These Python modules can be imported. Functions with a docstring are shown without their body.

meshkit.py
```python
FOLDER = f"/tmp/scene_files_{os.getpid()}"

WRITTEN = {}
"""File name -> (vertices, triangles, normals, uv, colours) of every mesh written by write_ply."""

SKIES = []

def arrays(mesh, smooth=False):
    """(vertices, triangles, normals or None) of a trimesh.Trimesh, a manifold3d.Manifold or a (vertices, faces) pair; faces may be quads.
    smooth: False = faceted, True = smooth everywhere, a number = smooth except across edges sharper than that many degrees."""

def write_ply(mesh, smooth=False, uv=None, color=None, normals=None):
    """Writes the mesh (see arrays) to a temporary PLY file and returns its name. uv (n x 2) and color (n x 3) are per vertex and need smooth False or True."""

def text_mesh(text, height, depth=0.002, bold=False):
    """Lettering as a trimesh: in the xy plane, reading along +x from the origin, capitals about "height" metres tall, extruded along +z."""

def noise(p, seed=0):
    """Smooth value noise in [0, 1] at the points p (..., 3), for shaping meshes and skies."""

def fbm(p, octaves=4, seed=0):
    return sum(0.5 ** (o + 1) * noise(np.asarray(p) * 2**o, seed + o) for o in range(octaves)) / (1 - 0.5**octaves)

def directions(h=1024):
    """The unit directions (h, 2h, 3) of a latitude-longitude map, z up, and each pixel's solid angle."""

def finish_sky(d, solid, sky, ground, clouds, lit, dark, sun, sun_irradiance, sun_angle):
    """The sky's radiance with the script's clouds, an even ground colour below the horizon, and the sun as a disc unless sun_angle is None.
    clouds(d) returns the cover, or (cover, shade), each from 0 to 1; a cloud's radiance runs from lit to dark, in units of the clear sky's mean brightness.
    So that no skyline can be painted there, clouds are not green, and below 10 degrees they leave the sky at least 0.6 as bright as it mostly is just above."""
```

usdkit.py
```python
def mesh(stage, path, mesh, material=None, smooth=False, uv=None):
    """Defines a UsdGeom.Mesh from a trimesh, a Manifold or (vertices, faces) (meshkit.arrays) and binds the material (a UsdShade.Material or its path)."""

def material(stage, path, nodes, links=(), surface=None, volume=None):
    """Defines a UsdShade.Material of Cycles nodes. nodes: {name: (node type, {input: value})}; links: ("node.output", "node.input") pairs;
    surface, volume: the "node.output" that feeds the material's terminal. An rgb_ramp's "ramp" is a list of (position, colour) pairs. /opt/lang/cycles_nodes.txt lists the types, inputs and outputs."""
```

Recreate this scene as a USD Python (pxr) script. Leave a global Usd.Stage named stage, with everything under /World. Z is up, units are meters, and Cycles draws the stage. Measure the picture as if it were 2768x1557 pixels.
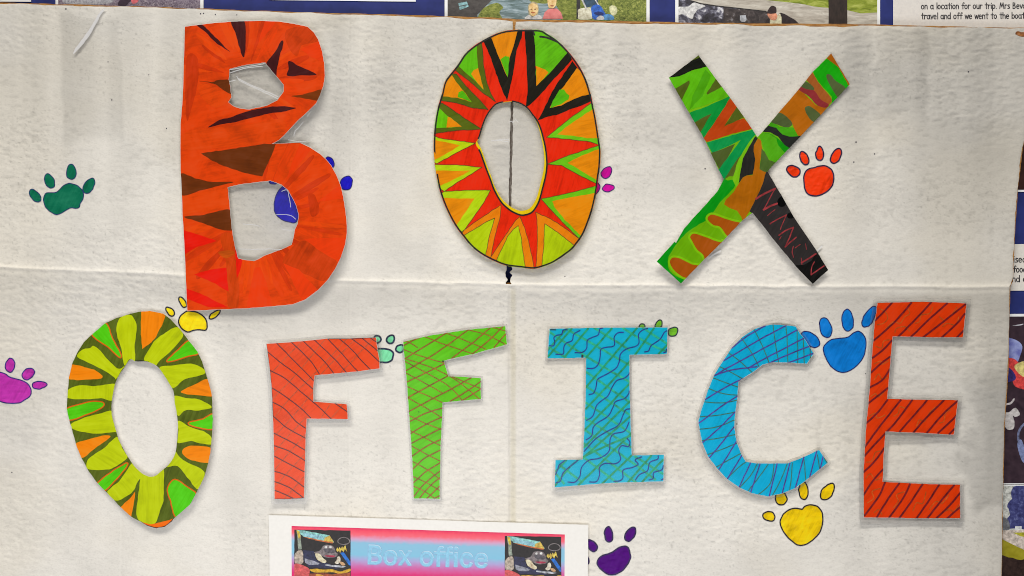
import math, random
import numpy as np, trimesh, shapely
from scipy.spatial import Delaunay
from shapely.geometry import Polygon, LineString, Point
from shapely.ops import unary_union
from shapely import affinity
import usdkit, meshkit
from meshkit import noise, fbm
from pxr import Usd, UsdGeom, UsdLux, UsdShade, Sdf, Gf, Vt

random.seed(7); np.random.seed(7)
stage = Usd.Stage.CreateInMemory()
UsdGeom.SetStageUpAxis(stage, UsdGeom.Tokens.z)
UsdGeom.SetStageMetersPerUnit(stage, 1.0)
UsdGeom.Xform.Define(stage, '/World')
UsdGeom.Scope.Define(stage, '/World/Looks')

# ---------------------------------------------------------------- camera, light
S = 0.00038            # metres per traced unit on the board's plane
D = 1.0                # camera to board
CU, CV = 1384.0, 778.5
cam = UsdGeom.Camera.Define(stage, '/World/camera')
cam.AddTranslateOp().Set(Gf.Vec3d(0, -D, 0)); cam.AddRotateXOp().Set(90)
cam.CreateHorizontalApertureAttr(36.0); cam.CreateVerticalApertureAttr(36.0 * 576 / 1024)
cam.CreateFocalLengthAttr(36.0 * D / (2768 * S)); cam.CreateClippingRangeAttr(Gf.Vec2f(0.05, 50))
cam.CreateExposureAttr(-0.3)
cam.CreateFStopAttr(5.6); cam.CreateFocusDistanceAttr(D - 0.004)

def lamp(name, loc, aim, w, h, power, color):
    L = UsdLux.RectLight.Define(stage, '/World/' + name)
    L.CreateWidthAttr(w); L.CreateHeightAttr(h); L.CreateIntensityAttr(power); L.CreateColorAttr(Gf.Vec3f(*color))
    L.CreateNormalizeAttr(True)
    m = Gf.Matrix4d(); m.SetLookAt(Gf.Vec3d(*loc), Gf.Vec3d(*aim), Gf.Vec3d(0, 1, 0.001))
    L.AddTransformOp().Set(m.GetInverse())
lamp('ceiling_lamp', (-0.45, -1.75, 1.90), (-0.1, 0, -0.1), 1.5, 0.6, 15.5, (1.0, 0.965, 0.895))
lamp('ceiling_lamp_001', (0.45, -1.30, 1.45), (0.0, 0, -0.1), 1.2, 0.5, 5.0, (1.0, 0.955, 0.875))
lamp('added_fill_light', (-0.15, -0.86, -0.48), (-0.1, 0, -0.2), 1.1, 0.45, 2.1, (0.98, 0.98, 1.0))  # added low fill, no real source; gives brightness falloff and film glare
dome = UsdLux.DomeLight.Define(stage, '/World/room_light')
dm = usdkit.material(stage, '/World/Looks/room_light', {'b': ('background_shader', {'color': (1.0, 0.97, 0.93), 'strength': 0.08})}, [], surface='b.background')
UsdShade.MaterialBindingAPI.Apply(dome.GetPrim()).Bind(dm)

# ---------------------------------------------------------------- helpers
def lin(c): 
    c = np.asarray(c, float) / 255.0
    return np.where(c <= 0.04045, c / 12.92, ((c + 0.055) / 1.055) ** 2.4)
K = 0.82
def base(c, k=None):
    x = lin(c) / (k or K)
    return tuple(float(t) for t in np.clip(x * min(1, 0.93 / x.max()), 0.0015, 0.93))
KM = 0.70              # pigments lie under glossy plastic

def P(u, v, h):
    """a traced position at height h in front of the board's plane"""
    u, v, h = np.broadcast_arrays(np.asarray(u, float), np.asarray(v, float), np.asarray(h, float))
    f = S * (D - h) / D
    return np.stack([(u - CU) * f, -h, (CV - v) * f], -1)

class Reg:
    def __init__(s, x, y, sc): s.x, s.y, s.s = x, y, sc
    def __call__(s, t):
        return np.array([[s.x + s.s * float(a.split(',')[0]), s.y + s.s * float(a.split(',')[1])] for a in t.split()])
N = Reg(0, 0, 1)
B1 = Reg(460, 30, 520/1794); B2 = Reg(460, 430, 520/1794)
OA = Reg(1140, 60, 540/2301); OB = Reg(1140, 390, 540/2006)
XA = Reg(1760, 120, 560/2387); XB = Reg(1760, 440, 560/2387)
QA = Reg(160, 820, 440/1992); QB = Reg(160, 1130, 440/1992)
FF = Reg(700, 870, 380/1101); GG = Reg(1060, 860, 380/1101)
II = Reg(1460, 860, 400/1159); CC = Reg(1860, 850, 420/1170); EE = Reg(2300, 790, 360/815)
NT = Reg(700, 1370, 1040/2576)

def catmull(p, n=5, closed=True):
    p = np.asarray(p, float); m = len(p); out = []
    for i in range(m if closed else m - 1):
        a, b, c, d = (p[(i + k) % m] if closed else p[min(max(i + k, 0), m - 1)] for k in (-1, 0, 1, 2))
        for t in np.linspace(0, 1, n, endpoint=False):
            out.append(0.5 * ((2*b) + (c-a)*t + (2*a-5*b+4*c-d)*t*t + (3*b-a-3*c+d)*t**3))
    if not closed: out.append(p[-1])
    return np.array(out)

def wob(p, amp=1.0, f=11.0):
    q = np.column_stack([p / f, np.zeros(len(p))])
    return p + amp * np.column_stack([noise(q, 3) - .5, noise(q, 9) - .5]) * 2

def poly(pts, smooth=False, amp=0.0, step=5.0):
    p = catmull(pts) if smooth else np.asarray(pts, float)
    g = Polygon(p)
    if not g.is_valid: g = g.buffer(0)
    if amp:
        g = shapely.segmentize(g, step)
        g = shapely.transform(g, lambda q: wob(q, amp))
        if not g.is_valid: g = g.buffer(0)
    return g

def pieces(g):
    return [x for x in getattr(g, 'geoms', [g]) if x.geom_type == 'Polygon' and x.area > 1.5]

def tri(g, step):
    """2-D triangles of a polygon with inner points, so that it can follow a curved sheet"""
    V, F, n = [], [], 0
    for q in pieces(g):
        q = q.simplify(0.12)
        s = shapely.segmentize(q, step)
        pts = [np.array(s.exterior.coords)[:-1]] + [np.array(r.coords)[:-1] for r in s.interiors]
        x0, y0, x1, y1 = q.bounds
        gx, gy = np.meshgrid(np.arange(x0 + step/2, x1, step), np.arange(y0 + step/2, y1, step))
        gp = np.column_stack([gx.ravel(), gy.ravel()])
        if len(gp):
            inner = q.buffer(-step * 0.45)
            gp = gp[shapely.contains_xy(inner, gp[:, 0], gp[:, 1])] if not inner.is_empty else gp[:0]
        p = np.unique(np.vstack(pts + [gp]).round(4), axis=0)
        ok = False
        if len(p) >= 3:
            try:
                d = Delaunay(p).simplices
                c = p[d].mean(1)
                d = d[shapely.contains_xy(q, c[:, 0], c[:, 1])]
                e1, e2 = p[d[:, 1]] - p[d[:, 0]], p[d[:, 2]] - p[d[:, 0]]
                a = np.abs(e1[:, 0]*e2[:, 1] - e1[:, 1]*e2[:, 0]) / 2
                d = d[a > 1e-6]
                ok = abs(a.sum() - q.area) < 0.02 * q.area
            except Exception: pass
        if not ok:
            p, d = trimesh.creation.triangulate_polygon(q, engine='earcut')
        V.append(p); F.append(np.asarray(d) + n); n += len(p)
    if not V: return None
    p, f = np.vstack(V), np.vstack(F)
    e1, e2 = p[f[:, 1]] - p[f[:, 0]], p[f[:, 2]] - p[f[:, 0]]
    cr = e1[:, 0]*e2[:, 1] - e1[:, 1]*e2[:, 0]
    f[cr > 0] = f[cr > 0][:, ::-1]       # v runs downwards; normals to the viewer
    return p, f

def sheet(g, H, off=0.0, step=12.0, thick=0.0):
    t = tri(g, step)
    if t is None: return None
    p, f = t
    top = P(p[:, 0], p[:, 1], H(p[:, 0], p[:, 1]) + off)
    if not thick: return top, f
    bot = P(p[:, 0], p[:, 1], H(p[:, 0], p[:, 1]) + off - thick)
    n = len(p)
    e = np.vstack([f[:, [0, 1]], f[:, [1, 2]], f[:, [2, 0]]])
    key = {}
    for a, b in e: key[(a, b)] = 1
    rim = np.array([(a, b) for a, b in e if (b, a) not in key])
    w = np.vstack([np.column_stack([rim[:, 1], rim[:, 0], rim[:, 0] + n]), np.column_stack([rim[:, 1], rim[:, 0] + n, rim[:, 1] + n])])
    return np.vstack([top, bot]), np.vstack([f, f[:, ::-1] + n, w])

USED = {}
def numbered(parent, name):
    k = (parent, name); i = USED.get(k, 0); USED[k] = i + 1
    return f'{parent}/{name}' + (f'_{i:03d}' if i else '')

ORIGIN = {}
def thing(name, label, cat, u=None, v=None, group=None, kind=None):
    path = numbered('/World', name)
    x = UsdGeom.Xform.Define(stage, path)
    o = P(u, v, 0.0) if u is not None else np.zeros(3)
    x.AddTranslateOp().Set(Gf.Vec3d(*map(float, o)))
    ORIGIN[path] = o
    p = x.GetPrim()
    p.SetCustomDataByKey('label', label); p.SetCustomDataByKey('category', cat)
    if group: p.SetCustomDataByKey('group', group)
    if kind: p.SetCustomDataByKey('kind', kind)
    return path

def part(parent, name, mesh, mat, label=None, smooth=False, kind=None):
    if mesh is None: return None
    path = numbered(parent, name)
    o = ORIGIN[parent]; ORIGIN[path] = o
    v, f = mesh
    m = usdkit.mesh(stage, path, (np.asarray(v) - o, f), mat, smooth=smooth)
    if label: m.GetPrim().SetCustomDataByKey('label', label)
    if kind: m.GetPrim().SetCustomDataByKey('kind', kind)
    return path

MATS = {}
def mname(n):
    n = 'm_' + n.replace('.', '_').replace('-', 'n').replace(' ', '_')
    return '/World/Looks/' + n

def dim(rgb, k): return tuple(int(round(c * k)) for c in rgb)
def marker(rgb, ang=0.0, var=0.22, rough=0.42, blotch=0.45):
    """felt-pen or paint: streaks along the stroke direction and uneven density"""
    key = ('mk', rgb, ang, var, rough, blotch)
    if key in MATS: return MATS[key]
    a = math.radians(ang); b = np.array(base(rgb, KM))
    dark = tuple(np.clip(b * (1 - var*1.5), 0, 1)); light = tuple(np.clip(b * (1 + var*0.8) + 0.012, 0, .9))
    m = usdkit.material(stage, mname(f'marker_{rgb[0]}_{rgb[1]}_{rgb[2]}_{int(ang)}_{int(var*100)}_{int(rough*100)}_{int(blotch*100)}'), {
        'g': ('geometry', {}),
        'r': ('mapping', {'rotation': (0, a, 0)}),
        's': ('mapping', {'scale': (30, 60, 330)}),
        'n': ('noise_texture', {'scale': 1.0, 'detail': 5.0, 'roughness': 0.68}),
        'n2': ('noise_texture', {'scale': 38.0, 'detail': 4.0, 'roughness': 0.6, 'distortion': 0.8}),
        'mx': ('mix_float', {'fac': blotch}),
        'cr': ('rgb_ramp', {'ramp': [(0.30, dark), (0.5, tuple(b)), (0.70, light)]}),
        'bp': ('bump', {'strength': 0.15, 'distance': 0.0006}),
        'p': ('principled_bsdf', {'roughness': rough, 'specular_ior_level': 0.12})},
        [('g.position', 'r.vector'), ('r.vector', 's.vector'), ('s.vector', 'n.vector'), ('g.position', 'n2.vector'),
         ('n.fac', 'mx.a'), ('n2.fac', 'mx.b'), ('mx.result', 'cr.fac'), ('cr.color', 'p.base_color'),
         ('n.fac', 'bp.height'), ('bp.normal', 'p.normal')], surface='p.BSDF')
    MATS[key] = m
    return m

def ink(rgb, var=0.12):
    key = ('ink', rgb)
    if key in MATS: return MATS[key]
    b = np.array(base(rgb))
    m = usdkit.material(stage, mname(f'ink_{rgb[0]}_{rgb[1]}_{rgb[2]}'), {
        'g': ('geometry', {}), 'n': ('noise_texture', {'scale': 210.0, 'detail': 4.0, 'roughness': 0.6}),
        'cr': ('rgb_ramp', {'ramp': [(0.3, tuple(b * .62)), (0.7, tuple(np.clip(b * 1.5 + .010, 0, .9)))]}),
        'p': ('principled_bsdf', {'roughness': 0.5, 'specular_ior_level': 0.35})},
        [('g.position', 'n.vector'), ('n.fac', 'cr.fac'), ('cr.color', 'p.base_color')], surface='p.BSDF')
    MATS[key] = m
    return m

def blend(name, stops, scale=(40, 40, 40), detail=5, rough=0.45, dist=0.3, ang=0.0):
    """flat print: colours mixed by noise"""
    key = ('bl', name)
    if key in MATS: return MATS[key]
    m = usdkit.material(stage, mname('print_' + name), {
        'g': ('geometry', {}), 'r': ('mapping', {'rotation': (0, math.radians(ang), 0)}), 's': ('mapping', {'scale': scale}),
        'n': ('noise_texture', {'scale': 1.0, 'detail': float(detail), 'roughness': 0.62, 'distortion': dist}),
        'cr': ('rgb_ramp', {'ramp': [(t, base(c)) for t, c in stops]}),
        'p': ('principled_bsdf', {'roughness': rough, 'specular_ior_level': 0.4})},
        [('g.position', 'r.vector'), ('r.vector', 's.vector'), ('s.vector', 'n.vector'), ('n.fac', 'cr.fac'), ('cr.color', 'p.base_color')], surface='p.BSDF')
    MATS[key] = m
    return m

def film(name, rough=0.16, tint=0.985, wave=0.0012, scale=16.0, milky=0.0, gloss=0.65):
    tint = tint if name in ('border', 'edge', 'hole') else 0.985
    key = ('film', name)
    if key in MATS: return MATS[key]
    m = usdkit.material(stage, mname('film_' + name), {
        'g': ('geometry', {}), 'n': ('noise_texture', {'scale': scale, 'detail': 2.0, 'roughness': 0.5}),
        'n2': ('noise_texture', {'scale': 210.0, 'detail': 2.0}),
        'ad': ('math', {'math_type': 'multiply_add', 'value2': 0.0}),
        'bp': ('bump', {'strength': 1.0, 'distance': wave}),
        'fr': ('fresnel', {'IOR': 1.5}),
        't': ('transparent_bsdf', {'color': (tint, tint, tint)}),
        'd': ('diffuse_bsdf', {'color': (.75, .75, .76)}),
        'tm': ('mix_closure', {'fac': milky}),
        'fd': ('math', {'math_type': 'multiply', 'value2': gloss}),
        'gl': ('glossy_bsdf', {'color': (1, 1, 1), 'roughness': rough}),
        'mx': ('mix_closure', {})},
        [('g.position', 'n.vector'), ('g.position', 'n2.vector'), ('n2.fac', 'ad.value1'), ('n.fac', 'ad.value3'), ('ad.value', 'bp.height'),
         ('bp.normal', 'gl.normal'), ('bp.normal', 'fr.normal'), ('fr.fac', 'fd.value1'), ('fd.value', 'mx.fac'),
         ('t.BSDF', 'tm.closure1'), ('d.BSDF', 'tm.closure2'), ('tm.closure', 'mx.closure1'), ('gl.BSDF', 'mx.closure2')], surface='mx.closure')
    MATS[key] = m
    return m

PAPER = usdkit.material(stage, '/World/Looks/white_card', {
    'g': ('geometry', {}), 'n': ('noise_texture', {'scale': 300.0, 'detail': 3.0}),
    'cr': ('rgb_ramp', {'ramp': [(0.3, base((222, 220, 216))), (0.7, base((234, 232, 228)))]}),
    'bp': ('bump', {'strength': 0.1, 'distance': 0.0003}),
    'p': ('principled_bsdf', {'roughness': 0.6, 'specular_ior_level': 0.3})},
    [('g.position', 'n.vector'), ('n.fac', 'cr.fac'), ('cr.color', 'p.base_color'), ('n.fac', 'bp.height'), ('bp.normal', 'p.normal')], surface='p.BSDF')
CREASE = usdkit.material(stage, '/World/Looks/creased_plastic', {
    'd': ('principled_bsdf', {'base_color': (.8, .8, .82), 'roughness': 0.25}), 't': ('transparent_bsdf', {}), 'm': ('mix_closure', {'fac': 0.62})},
    [('t.BSDF', 'm.closure1'), ('d.BSDF', 'm.closure2')], surface='m.closure')

# ---------------------------------------------------------------- setting: the wall behind
WALL_H = -0.013
flat = lambda h: (lambda u, v: np.full(np.shape(u), h))
wall = thing('wall', 'wall covered with dark blue backing paper behind the white board', 'wall', 1384, 778, kind='structure')
part(wall, 'backing_paper', sheet(poly(N('-900,-700 3700,-700 3700,2300 -900,2300')), flat(WALL_H), 0, 400, 0.01),
     blend('navy', [(0.3, (20, 32, 92)), (0.7, (31, 43, 112))], (60, 60, 60), rough=0.7))

# ---------------------------------------------------------------- the board
def curve(pts): 
    p = np.array([[float(x) for x in a.split(',')] for a in pts.split()])
    return lambda t: np.interp(t, p[:, 0], p[:, 1])
TOP = curve('-300,0 0,9 250,16 500,24 750,33 1000,40 1200,47 1372,54 1392,57 1600,61 1800,64 2000,67 2200,71 2400,71 2768,75 3000,78')
FOLD = curve('-300,712 0,722 470,742 730,755 1000,760 1380,768 1600,771 2000,773 2735,775 3000,776')
RU = curve('60,2815 250,2795 340,2777 400,2763 510,2750 620,2742 700,2738 750,2737 768,2733 775,2729')   # v -> u
RL = curve('775,2729 850,2727 1000,2724 1150,2714 1310,2710 1557,2706 1750,2702')
GAP = curve('40,1391 90,1389 280,1384 530,1379 722,1374.5 768,1375')
def ss(a, b, x):
    t = np.clip((x - a) / (b - a), 0, 1); return t*t*(3-2*t)
def n2(u, v, su, sv, seed=0):
    return noise(np.stack([u/su, v/sv, np.zeros_like(u)], -1), seed)
def f2(u, v, su, sv, o=3, seed=0):
    return fbm(np.stack([u/su, v/sv, np.zeros_like(u)], -1), o, seed)

def relief(u, v):
    """height of the painted, pressed cardboard in metres"""
    u = np.asarray(u, float); v = np.asarray(v, float)
    mask = 0.35 + 0.9 * ss(0.35, 0.7, f2(u, v, 330, 240, 3, 5))
    mask = mask * (1 - 0.35 * ss(900, 1250, v) * ss(900, 500, u))
    wu = u + 14 * (n2(u, v, 60, 40, 21) - .5); wv = v + 9 * (n2(u, v, 70, 50, 22) - .5) + 0.06 * u
    a = f2(wu, wv, 18, 7.5, 2, 1) - .5
    b = f2(wu, wv, 9, 6.5, 2, 2) - .5
    h = mask * (0.00082 * a + 0.00056 * b)
    h += 0.0016 * (f2(u, v, 700, 500, 2, 8) - .5)
    d = v - FOLD(u) + 3 * (n2(u, v, 60, 1e9, 31) - .5)
    h += 0.0032 * np.where(d < 0, np.exp(-np.abs(d) / 6.0), np.exp(-np.abs(d) / 60.0))
    h -= 0.0008 * np.exp(-((d - 9) / 6.0) ** 2) 
    lower = ss(0, 20, d)
    x = 1385 + 3 * (n2(u * 0, v, 1, 60, 41) - .5)
    h -= lower * 0.0010 * np.exp(-((u - x) / 10.0) ** 6)
    h += lower * 0.0004 * ss(x - 8, x - 11, u) * ss(x - 400, x - 60, u)
    h += 0.00055 * np.exp(-((u - 944 + 0.006 * v) / 4.0) ** 2) - 0.00045 * np.exp(-((u - 952 + 0.006 * v) / 5.0) ** 2)
    h += 0.00018 * np.exp(-((u - 322) / 4.0) ** 2) * ss(500, 740, v) - 0.00018 * np.exp(-((u - 329) / 4.0) ** 2) * ss(500, 740, v)
    h += 0.00022 * np.sin((u - 8 * n2(u, v, 200, 300, 61)) / 9.5 * 2) * 0.12
    return h

def box_mask(u, v, x0, y0, x1, y1, e=7, j=16):
    q = u + j * (n2(u, v, 400, 50, 51) - .5); w = v + 34 * (n2(u, v, 45, 400, 52) - .5)
    return ss(x0 - e, x0 + e, q) * ss(x1 + e, x1 - e, q) * ss(y0 - e, y0 + e, w) * ss(y1 + 2*e, y1 - 2*e, w)

def tint(u, v):
    """colour: thin, grubby or rubbed paint, plus painted light falloff and fold shading"""
    c = np.ones(u.shape + (3,)) * np.array((0.815, 0.785, 0.730))
    warm = np.array([1.0, 0.97, 0.90])
    g = 0.09 * ss(0.45, 0.8, f2(u, v, 260, 170, 4, 11)) + 0.045 * (f2(u, v, 90, 60, 3, 12) - .4)
    g += 0.10 * box_mask(u, v, 160 + 0.03 * v, 40, 320 + 0.03 * v, 385)
    g += 0.10 * box_mask(u, v, 2378 - 0.05 * v, 75, 2520 - 0.05 * v, 320)
    g += 0.06 * box_mask(u, v, 2440, 320, 2740, 620, 20)
    g += 0.17 * ss(2590, 2640, u + 110 * (f2(u, v, 70, 60, 3, 71) - .5)) * ss(950, 1100, v) * ss(1400, 1380, v + 60 * (n2(u, v, 40, 60, 74) - .5)) + 0.10 * ss(2630, 2690, u + 50 * (n2(u, v, 60, 200, 75) - .5)) * ss(780, 840, v)
    g += 0.10 * box_mask(u, v, 1080, 640, 1200, 750, 30, 60)
    g += 0.05 * ss(780, 800, v) * ss(960, 860, v)  # shade of the downward-facing zone below the fold, put into the colour
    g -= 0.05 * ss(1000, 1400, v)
    g += 0.18 * ss(640, 120, v + 120 * (n2(u, v, 300, 200, 72) - .5)) + 0.15 * ss(2050, 2650, u + 160 * (n2(u, v, 120, 160, 73) - .5)) + 0.04 * ss(300, 0, u)  # top and side darkening: light falloff painted in, over some real staining
    band = (f2(u, v * 0, 70, 1, 3, 81) - .5) * 0.11
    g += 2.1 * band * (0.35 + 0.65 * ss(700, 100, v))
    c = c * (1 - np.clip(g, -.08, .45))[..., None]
    w = ss(0.4, 0.75, f2(u, v, 300, 240, 3, 13))[..., None]
    c = c * (1 - 0.5 * w + 0.5 * w * warm)
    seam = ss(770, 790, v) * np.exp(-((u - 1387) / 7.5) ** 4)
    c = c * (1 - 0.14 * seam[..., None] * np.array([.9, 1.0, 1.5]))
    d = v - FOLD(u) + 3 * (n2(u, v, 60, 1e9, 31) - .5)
    c = c * (1 + 0.13 * np.exp(-((d + 3) / 3.0) ** 2) - 0.10 * ss(0, 3, d) * ss(130, 10, d))[..., None]  # highlight on the fold and shade under it, painted into the colour
    # darker in the dents of the relief
    wu = u + 14 * (n2(u, v, 60, 40, 21) - .5); wv = v + 9 * (n2(u, v, 70, 50, 22) - .5) + 0.06 * u
    pit = ss(0.50, 0.25, 0.6 * f2(wu, wv, 18, 7.5, 2, 1) + 0.4 * f2(wu, wv, 9, 6.5, 2, 2)) * (0.3 + ss(0.35, 0.65, f2(u, v, 280, 200, 3, 19)))
    c = c * (1 - 0.10 * pit * (1 - 0.6 * ss(1000, 1250, v) * ss(1100, 500, u)))[..., None]
    # pits that the brush missed
    m = 0.10 + ss(0.42, 0.7, f2(u, v, 240, 180, 3, 14)) * (1 - 0.5 * ss(1000, 1300, v) * ss(800, 400, u))
    wv = v + 0.06 * u
    s = n2(u, wv, 7.5, 4.4, 15); s2 = n2(u, wv, 4.2, 3.6, 16)
    sp = ss(0.80, 0.95, s) * 0.07 + ss(0.78, 0.97, s2) * 0.20
    c = c * (1 - np.clip(sp * m, 0, .5))[..., None]
    s3 = n2(u, v, 13, 13, 17) * n2(u, v, 17, 15, 18)
    c = c * (1 - 0.35 * ss(0.88, 0.95, s3))[..., None]
    return c

BOARD_MAT = usdkit.material(stage, '/World/Looks/painted_card', {
    'a': ('attribute', {'attribute': 'tint'}), 'g': ('geometry', {}),
    's': ('mapping', {'scale': (420, 420, 800)}),
    'n': ('noise_texture', {'scale': 1.0, 'detail': 4.0, 'roughness': 0.65}),
    'v': ('rgb_ramp', {'ramp': [(0.25, (.88, .875, .865)), (0.5, (1, 1, 1)), (0.8, (1.03, 1.03, 1.03))]}),
    'mu': ('mix', {'mix_type': 'multiply', 'fac': 1.0}),
    'bp': ('bump', {'strength': 0.5, 'distance': 0.0005}),
    'p': ('principled_bsdf', {'roughness': 0.62, 'specular_ior_level': 0.25})},
    [('g.position', 's.vector'), ('s.vector', 'n.vector'), ('n.fac', 'v.fac'), ('a.color', 'mu.color1'), ('v.color', 'mu.color2'),
     ('mu.color', 'p.base_color'), ('n.fac', 'bp.height'), ('bp.normal', 'p.normal')], surface='p.BSDF')
CORE_MAT = blend('kraft', [(0.25, (88, 54, 22)), (0.5, (150, 104, 52)), (0.75, (188, 146, 88))], (120, 120, 700), 5, 0.8)

board = thing('cardboard_sign', 'large white painted cardboard board with fold lines and coloured paw prints', 'board', 1384, 1557)
def panel(left, right, top, bot, nu, nv, label):
    """left, right: u of v; top, bot: v of u"""
    s, t = np.meshgrid(np.linspace(0, 1, nu), np.linspace(0, 1, nv))
    um = s * 0 + 0.5
    u = left(np.full_like(s, 700.)) * (1 - s) + right(np.full_like(s, 700.)) * s
    for _ in range(4):
        v = top(u) * (1 - t) + bot(u) * t
        u = left(v) * (1 - s) + right(v) * s
    h = relief(u, v)
    e = np.minimum(np.minimum(s * nu, (1 - s) * nu), np.minimum(t * nv, (1 - t) * nv))
    h = h - 0.0006 * np.exp(-e / 1.2)
    p = P(u, v, h).reshape(-1, 3)
    i = (np.arange(nv - 1)[:, None] * nu + np.arange(nu - 1)).ravel()
    f = np.vstack([np.column_stack([i, i + nu, i + nu + 1]), np.column_stack([i, i + nu + 1, i + 1])])
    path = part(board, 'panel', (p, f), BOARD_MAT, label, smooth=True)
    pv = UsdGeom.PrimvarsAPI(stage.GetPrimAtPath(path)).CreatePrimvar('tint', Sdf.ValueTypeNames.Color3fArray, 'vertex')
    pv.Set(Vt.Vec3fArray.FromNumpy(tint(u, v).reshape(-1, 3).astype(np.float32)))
jag = lambda f, a, sc, seed: (lambda t: f(t) + a * (fbm(np.stack([np.asarray(t, float) / sc, np.zeros_like(t, dtype=float), np.zeros_like(t, dtype=float)], -1), 4, seed) - .5))
TOPJ = jag(TOP, 7, 60, 91)
RUJ = jag(RU, 5, 16, 92); RLJ = jag(RL, 4, 50, 93)
gapw = curve('40,4 90,4 280,3.3 530,3.6 700,4 725,6 750,6.5 762,6 768,5')
GL = lambda v: GAP(v) - gapw(v) + (2.0 + 7.0 * ss(715, 725, v)) * (n2(v, v, 9, 1e9, 94) - .5)
GR = lambda v: GAP(v) + gapw(v) + (2.0 + 7.0 * ss(715, 725, v)) * (n2(v, v, 8, 1e9, 95) - .5)
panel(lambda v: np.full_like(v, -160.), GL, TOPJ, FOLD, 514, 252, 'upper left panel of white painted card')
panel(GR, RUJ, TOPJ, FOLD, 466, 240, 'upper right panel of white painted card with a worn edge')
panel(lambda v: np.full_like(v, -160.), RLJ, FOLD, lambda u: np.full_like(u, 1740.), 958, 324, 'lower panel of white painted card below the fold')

# corrugated core behind the painted face, showing as a torn brown edge
rng = np.random.default_rng(4)
def core_poly(u0, u1, extra, seed):
    us = np.arange(u0, u1, 7.0)
    up = TOP(us) - extra(us) - 3.0 * (fbm(np.column_stack([us / 40, us * 0, us * 0]), 3, seed) - .5)
    return us, up
ex = curve('-300,1.5 300,2.5 900,2.0 1200,3.5 1390,5 1600,6 1900,4 2100,6 2300,6 2420,4 2560,2 2700,0 3000,-2')
flatm_ = lambda c: blend('gap_shade', [(0.3, (92, 84, 76)), (0.7, c)], (300, 300, 300))
us, up = core_poly(-160, 2815, ex, 96)
vs = np.arange(90, 1740, 9.0)
rr = np.where(vs < 772, RU(vs), RL(vs)) + 2.0 + 2.0 * (fbm(np.column_stack([vs / 30, vs * 0, vs * 0]), 3, 97) - .5)
core = Polygon(np.vstack([np.column_stack([us, up]), np.column_stack([rr, vs]), [[-160, 1740]]])).buffer(0)
vv = np.arange(92, 770, 6.0)
slit = Polygon(np.vstack([np.column_stack([GL(vv) - 1, vv]), np.column_stack([GR(vv) + 1, vv])[::-1]])).buffer(0)
part(board, 'gap_shade_strip', sheet(Polygon(np.vstack([np.column_stack([GL(vv) - 4, vv]), np.column_stack([GR(vv) + 4, vv])[::-1]])).buffer(0).intersection(Polygon([(1300, 84), (1450, 84), (1450, 716), (1300, 716)])), flat(-0.0030), 0, 20), flatm_((132, 124, 116)), 'added grey strip for the shade in the gap between the two upper panels')  # strip added in the gap; its grey is the hazed shade seen there
part(board, 'corrugated_core', sheet(core.difference(slit), flat(-0.0016), 0, 30, 0.004), CORE_MAT, 'torn brown corrugated edge of the board')
tear = poly(N('2744,92 2750,85 2762,86 2775,88 2790,94 2785,99 2765,99 2752,96'), True, 1.5, 3)
part(board, 'torn_spot', sheet(tear, relief, 0.0003, 4), blend('tear', [(0.3, (96, 52, 30)), (0.6, (150, 96, 48))], (300, 300, 300)), 'brown patch at the top corner where the white facing tore off')

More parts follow.
